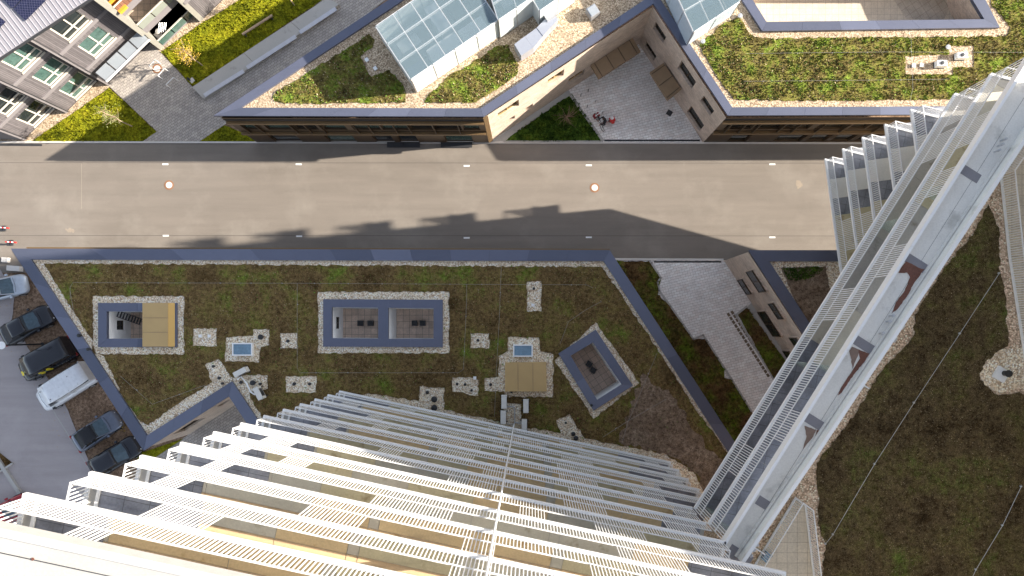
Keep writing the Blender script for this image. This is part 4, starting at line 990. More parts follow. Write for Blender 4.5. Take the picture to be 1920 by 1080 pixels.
# ------------------------------------------------------------------ rooftop glasshouse
zr = ZU - .2
def glasshouse(name, q, z1, lab, sidemat, roofm, nx, ny, beams=True, contents=()):
    w = PP(q, z1); t = empty(name, (*w[1], zr), lab, 'glasshouse', 'glass volumes on the sunny roof')
    W = [Vector(x) for x in w]; n = len(W)
    MB().sheet(w, zr + .02).build('floor', plain('plant room floor', (.20, .20, .20), .9), t)
    for i in range(4):
        a, b = W[i], W[(i + 1) % 4]; L = (b - a).length; k = max(1, round(L / 1.75)); s = MB(); 
        for j in range(k):
            s.seg(a.lerp(b, j / k + .006), a.lerp(b, (j + 1) / k - .006), .04, zr + .05, z1 - .02)
        s.build('side_glazing', sidemat, t)
        p = MB()
        for j in range(k + 1):
            c = a.lerp(b, min(.995, max(.005, j / k))); p.box(c.x, c.y, .07, .07, zr, z1 - .01)
        p.build('post', M['galv'], t)
    # roof panes
    for i in range(nx):
        for j in range(ny):
            f = lambda s_, t_: tuple((W[0].lerp(W[3], s_)).lerp(W[1].lerp(W[2], s_), t_))
            g = .004; q4 = [f(i / nx + g, j / ny + g), f((i + 1) / nx - g, j / ny + g), f((i + 1) / nx - g, (j + 1) / ny - g), f(i / nx + g, (j + 1) / ny - g)]
            MB().prism(q4, z1, z1 + .025).build('roof_pane', roofm, t)
    bm = MB()
    for j in range(ny + 1): bm.seg(W[0].lerp(W[1], j / ny), W[3].lerp(W[2], j / ny), .12 if 0 < j < ny else .08, z1 - .2, z1 - .01)
    for i in range(nx + 1): bm.seg(W[0].lerp(W[3], i / nx), W[1].lerp(W[2], i / nx), .07, z1 - .12, z1 - .015)
    bm.build('roof_frame', M['rail'], t)
    for (s_, t_, a_, b_, h_, m_) in contents:
        c = (W[0].lerp(W[3], s_)).lerp(W[1].lerp(W[2], s_), t_); d = (W[3] - W[0]).normalized()
        MB().box(c.x, c.y, a_, b_, zr + .03, zr + h_, math.atan2(d.y, d.x)).build('equipment', M[m_], t, bevel=.03)
    return t
gr = random.Random(5)
glasshouse('glasshouse', [(704, 49), (770, 149), (934, 37), (868, -63)], ZU + 2.6, 'large glass roofed plant house with white frosted sides on the sunny roof', M['glass_side'], M['glass_roof'], 5, 3, True,
           [(.2, .3, 1.6, .9, .6, 'galv'), (.35, .15, 1.8, .6, .9, 'coping'), (.55, .35, .9, 2.2, 1.8, 'silver'), (.45, .8, 2.4, 1.3, 1.6, 'white'), (.78, .82, 2.0, 1.3, 1.5, 'white'), (.8, .3, 1.5, 1.6, 1.2, 'darkgrey'), (.12, .8, 1.2, 1.2, .9, 'coping3'), (.3, .55, .9, .5, .5, 'darkgrey')])
glasshouse('glasshouse', [(905, -55), (934, 37.5), (1003, -9), (975, -100)], ZU + 2.9, 'narrow raised glass volume behind the plant house at the top edge', M['glass_side'], M['glass_roof'], 2, 3, True, [(.4, .5, 1, 1, 1, 'galv')])
glasshouse('glasshouse', [(970, -50), (1012, 20), (1082, -28), (1040, -98)], ZU + 2.4, 'glass box with white sides next to the bent silver duct', M['glass_side'], M['glass_roof'], 2, 2, True, [(.5, .5, 1, 1, 1, 'galv')])
glasshouse('glasshouse', [(1246, -60), (1301, 60), (1388, 2), (1340, -100)], ZU + 2.3, 'blue grey glass volume at the inner corner of the planted roof', plain('bluish glass panel', (.42, .50, .58), .2), M['glass_roof'], 3, 3, True, [(.5, .5, 2, 2, 1.2, 'coping')])
# bent duct
dp = [((964, 83), (977, 105)), ((984, 68), (1000, 90)), ((1006, 52), (1018, 68)), ((1022, 36), (1034, 50)), ((1040, 22), (1046, 38))]
t = empty('air_duct', (*P(1000, 70, zr), zr), 'bent silver metal duct lying on gravel beside the glass plant house', 'air duct')
zz = ZU + .95
for i in range(4):
    q = PP([dp[i][0], dp[i + 1][0], dp[i + 1][1], dp[i][1]], zz); MB().prism(off_poly(ccw(q), .008), zr + .1, zz + (.0 if i % 2 else .03)).build('duct_section', M['silver'], t)
q = P(1031, 28, zz); MB().box(*q, .9, .7, zr, zz + .3, math.radians(33)).build('duct_cowl', M['galv'], t)
# small roof objects --------------------------------------------------------
def roofbox(px, py, w, d, h, z, mat, name, lab, cat, rot=0, group=None, extra=True):
    q = P(px, py, z + h); t = empty(name, (*q, z), lab, cat, group)
    MB().box(*q, w, d, z, z + h, rot).build('housing', mat, t, bevel=.02)
    if extra:
        MB().lathe(q[0], q[1], [(.14, z + h), (.14, z + h + .06), (.05, z + h + .07)], 12).build('fan_grille', M['darkgrey'], t)
        MB().box(q[0], q[1], w + .08, d + .08, z, z + .06, rot).build('base', M['darkgrey'], t)
    return t
q = P(1112, 19, ZU + .5); t = empty('skylight', (*q, zr), 'small pale skylight box alone on gravel near the top edge', 'skylight')
MB().box(*q, .75, .75, zr, ZU + .45, math.radians(33)).build('frame', M['galv'], t); MB().box(*q, .62, .62, ZU + .45, ZU + .5, math.radians(33)).build('pane', M['glass_canopy'], t)
for x0, y0, x1, y1, lab in ((435, 643, 473, 667, 'white framed skylight with blue glass left on the lower roof, beside a black vent'), (962, 646, 999, 669, 'white framed skylight with blue glass above the ochre hatch box')):
    zs = ZL + .15; w = PP(rect(x0, y0, x1, y1), zs); t = empty('skylight', (*w[0], zg), lab, 'skylight', 'skylights on the lower roof')
    inn = off_poly(ccw(w), .09); MB().prism(w, zg - .05, zs, [inn]).build('frame', M['white'], t, bevel=.01); MB().prism(inn, zg, zs - .03).build('pane', M['glass_sky'], t)
vents = [(488, 632, 5, 'wide black vent on the step of the left skylight gravel'), (539, 639.5, 3, 'single small black vent on a square gravel patch left of the double courtyard'), (399, 687, 2.6, 'topmost black vent on the gravel tongue at the notch'),
         (410, 709, 3, 'middle black vent on the gravel tongue at the notch'), (416, 719, 2.4, 'lowest black vent on the gravel tongue at the notch'), (451, 717, 3, 'small black vent left of the wide one beside the notch'),
         (473, 718, 5, 'wide black vent between two small ones beside the notch'), (487, 720, 2.6, 'small black vent right of the wide one beside the notch'), (551, 720, 3.2, 'left black vent on the oblong gravel patch above the tower'),
         (580, 720, 2.7, 'right black vent on the oblong gravel patch above the tower'), (801, 736, 3.4, 'small black vent above two large ones near the tower'), (814, 749, 5.8, 'upper one of two large black vents near the tower'),
         (814, 765, 5.8, 'lower one of two large black vents near the tower'), (857, 720, 2.6, 'left one of three black vents left of the ochre hatch'), (872, 721, 2.6, 'middle one of three black vents left of the ochre hatch'),
         (884, 732, 2.6, 'lowest of three black vents left of the ochre hatch'), (920, 721, 2.8, 'black vent directly left of the ochre hatch box'), (896, 638, 2.8, 'black vent on the square gravel patch right of the double courtyard'),
         (1001, 541, 2.6, 'black vent on the tall gravel patch near the road'), (1061, 793, 2.3, 'small black vent on the gravel below the tilted courtyard'), (1075, 814, 4.2, 'upper one of two touching black vents by the tower railing'),
         (1080, 822, 4.6, 'lower one of two touching black vents by the tower railing'), (147, 629, 3.6, 'black fitting on the left parapet above the second one'), (164, 655, 3.0, 'black fitting on the left parapet below the first one'),
         (959, 735, 2.5, 'tiny black vent under the left edge of the ochre hatch box'), (1109, 760, 2.6, 'black vent on the coping of the tilted courtyard')]
for x, y, r, lab in vents:
    zb = ZL if 'parapet' in lab or 'coping' in lab else ZL - .2; hh = .22 + r * .035; q = P(x, y, zb + hh); rr = r / 25.6; t = empty('vent_pipe', (*q, zb), lab, 'vent', 'black vents on the lower roof')
    MB().lathe(*q, [(rr * .6, zb), (rr * .6, zb + hh * .7)], 14).build('pipe', M['black'], t)
    MB().lathe(*q, [(rr * .6, zb + hh * .7), (rr, zb + hh * .75), (rr, zb + hh * .95), (rr * .6, zb + hh), (.001, zb + hh + .02)], 16).build('cap', M['black'], t, smooth=False)
plates = [(374, 630, 'left white plate on the small gravel patch beside the leftmost courtyard'), (391, 630, 'right white plate on the small gravel patch beside the leftmost courtyard'), (999, 572, 'white plate below the vent on the tall gravel patch'), (890, 709, 'white plate above the three black vents')]
for x, y, lab in plates:
    q = P(x, y, ZL); MB().box(*q, .22, .22, ZL - .18, ZL - .08).build('roof_plate', M['white'], None, lab, 'roof plate', 'white plates on the lower roof')
for x, y, lab in ((687, 111, 'upper white plate on gravel left of the glass plant house'), (703, 127, 'lower white plate on gravel left of the glass plant house'), (1715, 122, 'left white plate on the gravel island of the right roof'), (1730, 121, 'right white plate on the gravel island of the right roof')):
    q = P(x, y, ZU); MB().box(*q, .26, .26, ZU - .18, ZU - .06, .6 if x < 800 else 0).build('roof_plate', M['white'], None, lab, 'roof plate', 'white plates on the upper roof')
for x, y, lab in ((1767, 118, 'lower white fan box on the gravel island of the right roof'), (1805, 103, 'upper white fan box on the gravel island of the right roof')):
    roofbox(x, y, .7, .42, .5, zr, M['white'], 'fan_box', lab, 'fan box', 0, 'fan boxes on the upper roof')
for x, y, z, lab in ((1778, 88, zr, 'grey disc vent above the gravel island'), (1388, 29, zr, 'grey disc vent near the terrace corner'), (1318, 77, zr, 'grey disc vent near the blue glass volume')):
    q = P(x, y, z + .2); MB().lathe(*q, [(.08, z), (.08, z + .15), (.19, z + .16), (.17, z + .22), (.001, z + .24)], 16).build('disc_vent', M['galv'], None, lab, 'vent', 'disc vents')
# air conditioners
def ac(px, py, rot, lab):
    z = ZL - .2; q = P(px, py, z + .9); t = empty('air_conditioner', (*q, z), lab, 'air conditioner', 'air conditioners on the lower roof')
    MB().box(*q, .38, .95, z + .2, z + .9, rot).build('casing', plain('air conditioner casing', (.62, .61, .58), .5) if 'acm' not in M else M['acm'], t, bevel=.03)
    c, s = math.cos(rot), math.sin(rot)
    f = MB()
    for dy in (-.38, .38):
        p = (q[0] - dy * s, q[1] + dy * c); f.box(*p, .62, .06, z, z + .2, rot)
    f.build('foot', M['black'], t)
    MB().box(q[0] + .2 * c, q[1] + .2 * s, .02, .6, z + .3, z + .8, rot).build('fan_grille', M['darkgrey'], t)
for a in ((945, 754, 0, 'upper left air conditioner in the group of four below the ochre hatch'), (943.5, 783, 0, 'lower left air conditioner in the group of four below the ochre hatch'), (986, 762, 0, 'upper right air conditioner in the group of four below the ochre hatch'),
          (983, 800, 0, 'lowest right air conditioner next to the tower railing'), (449, 698, math.radians(-62), 'upper air conditioner of the pair at the notch corner'), (483, 738, math.radians(28), 'lower air conditioner of the pair at the notch corner')): ac(*a)
def pipe(pts, z, r, mat, name, lab, cat, group=None):
    MB().tube([(*P(x, y, z), z + random.uniform(0, .01)) for x, y in pts], r).build(name, mat, None, lab, cat, group)
pipe([(949, 763), (962, 762), (965, 768), (965, 795), (950, 795)], ZL, .05, M['galv'], 'refrigerant_pipe', 'white insulated pipe linking the group of four air conditioners', 'pipe')
pipe([(965, 792), (985, 795)], ZL, .05, M['galv'], 'refrigerant_pipe', 'short white pipe to the lowest air conditioner', 'pipe')
pipe([(445, 712), (452, 706), (462, 718), (470, 735), (478, 740)], ZL + .1, .06, M['white'], 'refrigerant_pipe', 'white insulated pipe between the two air conditioners at the notch', 'pipe')
# lightning wires
wires = [([(131, 560), (131, 538), (137, 529), (150, 530), (557, 531), (875, 533), (1100, 534), (1112, 540)], ZL, 'long thin lightning wire along the road side of the lower roof'), ([(557, 531), (557, 690), (562, 699), (860, 699), (869, 692), (875, 560), (875, 533)], ZL, 'thin lightning wire loop around the double courtyard'),
         ([(940, 497), (936, 600), (931, 690), (927, 782)], ZL, 'thin knotted lightning wire crossing the lower roof from the road to the tower'), ([(1232, 662), (1200, 740), (1178, 790), (1166, 832)], ZL, 'knotted lightning wire right of the tilted courtyard'),
         ([(1250, 748), (1180, 788), (1130, 820)], ZL, 'short lightning wire crossing the knotted one by the soil patch'), ([(1050, 645), (1066, 603), (1100, 580), (1128, 565)], ZL, 'lightning wire above the tilted courtyard'),
         ([(131, 545), (140, 600)], ZL, 'short lightning wire at the left roof corner'), ([(225, 705), (285, 758), (385, 722)], ZL, 'bent lightning wire on the roof tip above the notch'),
         ([(1398, 100), (1660, 97), (2000, 98)], ZU, 'upper lightning wire on the sunny right roof'), ([(1395, 152), (1540, 151), (1780, 148)], ZU, 'lower lightning wire on the sunny right roof'), ([(1708, 60), (1711, 130), (1712, 165), (1706, 192)], ZU, 'cross lightning wire through the gravel island')]
for pts, z, lab in wires:
    t = empty('lightning_wire', (*P(*pts[0], z), z - .15), lab, 'lightning wire', 'lightning wires')
    MB().tube([(*P(x, y, z), z - .03) for x, y in pts], .009, 4).build('wire', M['wirem'], t)
    b = MB(); acc = 0
    for i in range(len(pts) - 1):
        a, c = Vector(P(*pts[i], z)), Vector(P(*pts[i + 1], z)); L = (c - a).length; k = int(L / 2.2)
        for j in range(k): q = a.lerp(c, (j + .5) / k); b.lathe(q.x, q.y, [(.04, z - .18), (.04, z - .08), (.001, z - .06)], 8)
    if b.v: b.build('holder', M['wirem'], t)
zd = ZG + .12
for pts, lab in (([(1874, 512), (1800, 625), (1714, 755), (1640, 870), (1562, 1002), (1548, 1020)], 'long lightning wire across the dark garden deck'), ([(1915, 912), (1880, 985), (1830, 1068), (1815, 1100)], 'lightning wire at the bottom right of the garden deck')):
    t = empty('lightning_wire', (*P(*pts[0], zd), ZG), lab, 'lightning wire', 'lightning wires'); MB().tube([(*P(x, y, zd), zd) for x, y in pts], .012, 5).build('wire', M['galv'], t)
    b = MB()
    for x, y in pts: b.lathe(*P(x, y, zd), [(.05, ZG + .03), (.05, zd), (.001, zd + .04)], 8)
    b.build('holder', M['galv'], t)
gv = rough_poly(ccw(PP([(1848, 678), (1878, 655), (1925, 650), (1960, 690), (1960, 735), (1905, 728), (1872, 738), (1846, 722), (1837, 706)], ZG + .06)), .05, .12); MB().sheet(gv, ZG + .055).build('gravel_patch', M['gravel'], GD)
q = P(1881, 702, ZG + .3); t = empty('roof_fan', (*q, ZG), 'white square roof outlet with black cap on the garden deck gravel', 'roof outlet')
MB().box(*q, .62, .62, ZG + .06, ZG + .2, math.radians(-30)).build('base', M['white'], t, bevel=.02); MB().lathe(q[0] + .12, q[1] + .05, [(.13, ZG + .2), (.13, ZG + .5), (.18, ZG + .52), (.16, ZG + .6), (.001, ZG + .62)], 14).build('cap', M['black'], t)
for x, y, lab in ((1691, 611, 'upper grey slab under the gallery edge on the deck gravel'), (1676, 636, 'lower grey slab under the gallery edge on the deck gravel')):
    q = P(x, y, ZG + .08); MB().box(*q, .3, .24, ZG + .005, ZG + .08, math.radians(-35)).build('paving_slab', M['kerb'], None, lab, 'slab', 'slabs on the deck gravel')
#SPLIT
# ------------------------------------------------------------------ vehicles
def car(px, py, ang, L, W, Hh, paintm, lab, style='hatch', cat='car', roofm=None, zc=.7):
    """front points along +x local"""
    q = P(px, py, zc); t = empty({'van': 'van'}.get(style, 'parked_car'), (*q, .004), lab, cat, 'vehicles parked beside the lower building')
    c, s = math.cos(ang), math.sin(ang)
    X = lambda x, y, z: (q[0] + x * c - y * s, q[1] + x * s + y * c, z + .004)
    van = style == 'van'
    hl = L / 2
    # body stations: x, halfwidth, z bottom, z belt(top)
    zb = Hh * (.62 if not van else .56)
    st = [(-hl, .80, .42, zb * .78), (-hl + .06, .90, .30, zb * .92), (-hl + .35, .985, .22, zb), (-hl * .45, 1.0, .2, zb), (0, 1.0, .2, zb), (hl * .40, 1.0, .2, zb * .99), (hl * .62, .985, .2, zb * (.93 if not van else .95)), (hl * .82, .95, .22, zb * (.86 if not van else .84)), (hl - .16, .84, .28, zb * .74), (hl - .03, .64, .36, zb * .60), (hl, .45, .4, zb * .5)]
    rings = []
    for x, hw, z0, z1 in st:
        w = hw * W / 2; dz = z1 - z0
        pr = [(-w * .86, z0), (-w, z0 + dz * .25), (-w, z0 + dz * .62), (-w * .95, z0 + dz * .88), (-w * .80, z1), (-w * .35, z1 + .03), (0, z1 + .04), (w * .35, z1 + .03), (w * .80, z1), (w * .95, z0 + dz * .88), (w, z0 + dz * .62), (w, z0 + dz * .25), (w * .86, z0)]
        rings.append([X(x, y, z) for y, z in pr])
    MB().loft(rings).build('body', paintm, t, smooth=True)
    # greenhouse
    if van: g = [(-hl + .03, -hl + .12), (hl * .70, hl * .50)]
    elif style == 'hatch': g = [(-hl + .12, -hl + .62), (hl * .50, hl * .10)]
    elif style == 'suv': g = [(-hl + .08, -hl + .4), (hl * .52, hl * .16)]
    else: g = [(-hl + .35, -hl + 1.15), (hl * .48, hl * .02)]
    (rb, rt), (fb, ft_) = g; wb, wt = W * .455, W * (.37 if not van else .43); z0, z1 = zb - .02, Hh
    def glassface(p4, nm, mt, par=t):
        m = MB(); m.face(p4); return m.build(nm, mt, par)
    z1g = z1 - .05
    gh = MB()
    lo = [X(rb, -wb * .92, z0), X(fb, -wb * .9, z0 - (.05 if not van else .1)), X(fb + .12, 0, z0 - .04), X(fb, wb * .9, z0 - (.05 if not van else .1)), X(rb, wb * .92, z0), X(rb - .04, 0, z0)]
    hi = [X(rt, -wt, z1g), X(ft_, -wt * .96, z1g), X(ft_ + .07, 0, z1g), X(ft_, wt * .96, z1g), X(rt, wt, z1g), X(rt - .03, 0, z1g)]
    gh.loft([lo, hi]); gh.build('windows', M['glass_dark'] if style != 'van' else M['glass_dark'], t)
    sh = .03
    # windscreen, rear window panes slightly proud
    def off4(a, b_, dx, dz=.02): return [X(a[0] + dx, a[1], a[2] + dz), X(b_[0] + dx, b_[1], b_[2] + dz)]
    ws = MB().mat(M['glass_sky'] if style != 'van' else M['glass_dark'])
    y0, y1 = wb * .84, wt * .88
    ws.face([X(fb - .02, -y0, z0 - .01), X(fb + .1, 0, z0 + .0), X(ft_ + .12, 0, z1g - .03), X(ft_ + .05, -y1, z1g - .03)]); ws.face([X(fb + .1, 0, z0 + .0), X(fb - .02, y0, z0 - .01), X(ft_ + .05, y1, z1g - .03), X(ft_ + .12, 0, z1g - .03)])
    ws.build('windscreen', M['wscreen'], t)
    # roof shell
    rf_ = MB(); rr = []
    n = 7
    for i in range(n):
        f = i / (n - 1); x = rt - .06 + (ft_ + .1 - rt + .06) * f; cam = .06 * (1 - (2 * f - 1) ** 4); w = wt * (1.0 - .06 * abs(2 * f - 1) ** 3)
        rr.append([X(x, -w, z1g - .02), X(x, -w * .92, z1g + .03 + cam * .3), X(x, -w * .5, z1g + .04 + cam * .8), X(x, 0, z1g + .045 + cam), X(x, w * .5, z1g + .04 + cam * .8), X(x, w * .92, z1g + .03 + cam * .3), X(x, w, z1g - .02)])
    rf_.loft(rr).build('roof', roofm or paintm, t, smooth=True)
    # pillars
    pm = MB()
    for sy in (-1, 1):
        pm.tube([X(fb - .03, sy * wb * .88, z0), X(ft_, sy * wt * .95, z1g)], .035, 5); pm.tube([X(rb, sy * wb * .9, z0), X(rt, sy * wt, z1g)], .05, 5)
        mx = (rt + ft_) / 2; pm.tube([X(mx, sy * wb * .98, z0), X(mx, sy * wt, z1g)], .035, 5)
    pm.build('pillar', paintm if style != 'van' else paintm, t)
    if van:   # panelled sides
        pn = MB()
        for sy in (-1, 1):
            q4 = [X(rb + .02, sy * (wb * .92 + .012), z0), X(hl * .34, sy * (wb * .92 + .012), z0), X(hl * .28, sy * (wt + .012), z1g), X(rt, sy * (wt + .012), z1g)]
            pn.face(q4 if sy < 0 else q4[::-1])
        q4 = [X(rb - .05, wb * .9, z0), X(rb - .05, -wb * .9, z0), X(rt - .05, -wt, z1g), X(rt - .05, wt, z1g)]; pn.face(q4)
        pn.build('side_panel', paintm, t)
    for sx in (-.62, .64):
        for sy in (-1, 1):
            w0 = MB(); cx, cy = hl * sx, sy * (W / 2 - .1); k = 16; r = .33
            ra = [X(cx + r * math.cos(2 * math.pi * j / k), cy - .1, r + r * math.sin(2 * math.pi * j / k)) for j in range(k)]; rb2 = [X(cx + r * math.cos(2 * math.pi * j / k), cy + .115, r + r * math.sin(2 * math.pi * j / k)) for j in range(k)]
            w0.loft([ra, rb2]); wo = w0.build('wheel', M['tyre'], t)
            r = .21; w1 = MB(); yy = cy + sy * .118
            w1.face([X(cx + r * math.cos(2 * math.pi * j / k), yy, .33 + r * math.sin(2 * math.pi * j / k)) for j in range(k)]); w1.build('rim', M['galv'], wo)
    for sy in (-1, 1):
        m = MB(); m.loft([[X(hl - .36, sy * W * .41, zb * .62), X(hl - .36, sy * W * .30, zb * .62), X(hl - .36, sy * W * .30, zb * .80), X(hl - .36, sy * W * .41, zb * .78)], [X(hl - .08, sy * W * .36, zb * .56), X(hl - .03, sy * W * .26, zb * .56), X(hl - .08, sy * W * .26, zb * .70), X(hl - .14, sy * W * .36, zb * .68)]]).build('headlight', M['head'], t)
        m = MB(); m.box(0, 0, .1, .28, 0, .16); m.v = [X(-hl + .07 + a, sy * W * .39 + b_, zb * .74 + d) for a, b_, d in m.v]; m.build('tail_light', M['tail'], t)
        m = MB(); m.box(0, 0, .2, .16, 0, .14); m.v = [X(fb - .28 + a, sy * (W / 2 + .07) + b_, z0 - .03 + d) for a, b_, d in m.v]; m.build('mirror', M['black'] if style == 'van' else paintm, t, bevel=.02)
    # shut lines: bonnet edge
    sl = MB(); sl.tube([X(fb + .16, -W * .36, zb + .022), X(fb + .24, 0, zb + .045), X(fb + .16, W * .36, zb + .022)], .014, 4); sl.build('cowl', M['black'], t)
    return t, X, hl, zb, z1
M['wscreen'] = plain('windscreen glass', (.06, .10, .13), .06, .1, .35, 1.5, 5)
R = math.radians
car(4, 541, R(14), 4.1, 1.72, 1.48, M['p_pale'], 'pale silver car cut by the left edge of the picture, nearest the road', 'hatch')
car(50, 609, R(28), 4.55, 1.8, 1.42, M['p_black'], 'black saloon car second from the road beside the lamp post', 'sedan')
t, X, hl, zb, z1 = car(85, 674, R(180 + 28), 4.95, 1.95, 1.95, M['p_black'], 'black van with yellow wing emblems beside the white van', 'van', 'van', zc=1.0)
def emblem(c, r, f):
    m = MB().mat(M['yellow'])
    for a0 in (25, 155, 205, 335):
        pts = [(0, 0)] + [(r * math.cos(R(a0 + d)) * (1 if abs(d) < 20 else .85), r * math.sin(R(a0 + d)) * (1 if abs(d) < 20 else .85)) for d in (-24, -12, 0, 12, 24)]
        m.face([f(c[0] + x, c[1] + y) for x, y in pts])
    m.mat(M['blue']); m.face([f(c[0] + .22 * r * math.cos(j * 1.05) - r * .0, c[1] + .22 * r * math.sin(j * 1.05)) for j in range(6)])
    return m
emblem((0, 0), .32, lambda x, y: X(hl - .50 + x, y + .15, zb * .93 - (x) * .35 + .05)).build('emblem', None, t)
emblem((0, 0), .55, lambda x, y: X(.15 + x, 1.95 * .455 + .06 - y * .12 + .02, 1.42 + y)).build('emblem', None, t)
emblem((0, 0), .30, lambda x, y: X(-hl * .93 - .02 , x, 1.1 + y)).build('emblem', None, t)
m = MB()
for j, wd in enumerate((.1, .05, .12, .08, .1, .05, .1)):
    x0 = -.75 - j * .19; m.face([X(x0, 1.95 * .5 + .012, 1.1), X(x0 - wd, 1.95 * .5 + .012, 1.1), X(x0 - wd, 1.95 * .49 + .014, 1.22), X(x0, 1.95 * .49 + .014, 1.22)])
m.build('lettering', M['galv'], t)
t, X, hl, zb, z1 = car(121, 725, R(180 + 32), 5.2, 2.0, 2.0, M['p_white'], 'white panel van parked between the black van and an empty bay', 'van', 'van', zc=1.0)
rb_ = MB()
for x in (-1.6, -.7, .2, 1.0): rb_.tube([X(x, -.75, z1 + .01), X(x, .75, z1 + .01)], .012, 4)
rb_.build('roof_rib', M['galv'], t)
a_, b_ = MB(), None
for x, y in ((.9, .55), (-.2, .1), (-1.2, -.3), (1.3, -.4)): a_.lathe(X(x, y, 0)[0], X(x, y, 0)[1], [(.04, z1), (.04, z1 + .05), (.001, z1 + .06)], 8)
a_.build('roof_fixing', M['black'], t)
car(181, 808, R(33), 4.2, 1.75, 1.4, M['p_grey'], 'blue grey car with black fabric roof beside an empty earthy bay', 'sedan', roofm=M['softtop'])
car(215, 857, R(31), 4.5, 1.82, 1.45, M['p_black'], 'black car half hidden under the white balcony railings', 'hatch')
car(10, 962, R(28), 4.2, 1.75, 1.45, M['p_red'], 'dark red car seen through the railings at the lower left corner', 'hatch')
# ------------------------------------------------------------------ street furniture
q = P(80, 645, 0); t = empty('street_lamp', (*q, 0), 'slim black lamp post with white disc head between two black vehicles', 'street lamp')
MB().tube([(*q, 0), (*q, 4.55)], .06, 8).build('pole', M['black'], t); MB().lathe(*q, [(.06, 4.5), (.28, 4.6), (.30, 4.66), (.001, 4.7)], 18).build('lamp_head', M['white'], t); MB().lathe(*q, [(.14, 0), (.14, .08), (.07, .12)], 12).build('base', M['darkgrey'], t)
for x, y, a, lab in ((7, 427, 3, 'red and white warning board at the left edge, the farther one from the roof'), (21, 454, 3, 'red and white warning board at the left edge, just above the roof tip')):
    q = P(x, y, .5); t = empty('warning_board', (*q, 0), lab, 'barrier', 'red and white boards on the road')
    r1, w1 = MB(), MB()
    for j in range(5): (r1 if j % 2 == 0 else w1).box(q[0] - .34 + j * .17, q[1] + .02 - j * .012, .17, .10, .45, .62, R(-4))
    r1.build('red_stripe', M['red'], t); w1.build('white_stripe', M['white'], t); MB().box(q[0] - .3, q[1], .3, .45, 0, .12).tube([(*q, .1), (*q, .5)], .03).build('foot', M['darkgrey'], t)
for x, y, w, d, h, lab in ((8, 487, .5, .4, .35, 'small pale concrete block by the roof tip'), (24, 503, 1.05, .42, .5, 'long pale concrete block in front of the silver car')):
    q = P(x, y, h); MB().box(*q, w, d, 0, h, R(-4)).build('concrete_block', M['kerb'], None, lab, 'concrete block', 'concrete blocks', bevel=.03)
def hoop(x0, y0, x1, y1, h, lab, grp, m=M['white'], legm=None):
    a, b = Vector(P(x0, y0, h)), Vector(P(x1, y1, h)); t = empty('bicycle_stand', (*((a + b) / 2), .03), lab, 'bicycle stand', grp)
    MB().seg(a, b, .06, h - .03, h + .02).build('top_bar', m, t)
    for e in (a, b): MB().tube([(*e, .03), (*e, h - .02)], .025).build('leg', legm or m, t)
g1 = 'white bicycle hoops on the sunny pavers'
hoop(279, 124, 291, 112, .85, 'white bicycle hoop nearest the timber house', g1); hoop(296, 142, 308, 128, .85, 'white bicycle hoop next to the manhole on pavers', g1); hoop(311, 159, 325, 145, .85, 'white bicycle hoop in the shade edge of the pavers', g1)
g2 = 'bicycle stands in the brick yard'
hoop(1090, 175, 1104, 166, .8, 'bicycle stand nearest the sunny brick wall', g2, M['paver_pale'], M['darkgrey']); hoop(1102, 196, 1118, 186, .8, 'middle bicycle stand in the brick yard', g2, M['white'], M['darkgrey']); hoop(1116, 218, 1131, 207, .8, 'bicycle stand with the dark red bags beside it', g2, M['white'], M['darkgrey'])
q = P(353, 148, .4); t = empty('path_light', (*q, 0), 'small black and white light on a pale slab at the lawn corner', 'path light')
MB().box(q[0] + .15, q[1], .35, .35, .03, .1, R(40)).build('slab', M['kerb'], t); MB().lathe(*q, [(.06, .03), (.06, .4), (.12, .42), (.1, .5), (.001, .51)], 12).build('lamp_head', M['black'], t)
a, b = Vector(P(454, 64, .5)), Vector(P(510, 28, .5)); t = empty('log_bench', (*((a + b) / 2), .03), 'long pale timber beam bench on the lawn', 'bench')
MB().seg(a, b, .16, .38, .5).build('seat', M['bark'], t, bevel=.03)
for f in (.06, .94): q = a.lerp(b, f); MB().box(*q, .1, .3, .03, .38, R(33)).build('leg', M['darkgrey'], t)
# small things on balconies of the timber house
q = P(220, 8, 7); t = empty('lounge_chair', (*q, 6.2), 'orange cushioned chair on the top balcony of the timber house', 'chair')
MB().box(q[0], q[1], .7, .8, 6.5, 6.75, R(45)).build('seat', M['orange'], t, bevel=.06); MB().box(q[0] - .25, q[1] + .25, .7, .18, 6.7, 7.2, R(45)).build('backrest', M['orange'], t, bevel=.06)
q = P(296, 65, .6); MB().box(*q, .5, .6, .03, .55, R(45)).lathe(q[0] + .1, q[1] + .2, [(.2, .5), (.22, .8), (.001, .85)], 10).build('planter_box', M['kerb'], None, 'pale planter with dry plants behind the green glass parapet', 'planter')
q = P(304, 52, .9); t = empty('clothes_airer', (*q, .03), 'pale folding airer standing on the lowest balcony', 'clothes airer')
for dd in (-.25, .25): MB().tube([(q[0] + dd, q[1] - .4, .05), (q[0] - dd, q[1] + .2, 1.0)], .02).build('leg', M['galv'], t)
m = MB()
for j in range(5): m.tube([(q[0] - .3 + j * .14, q[1] - .35, .95), (q[0] - .2 + j * .14, q[1] + .4, .95)], .012, 4)
m.build('rack', M['galv'], t)
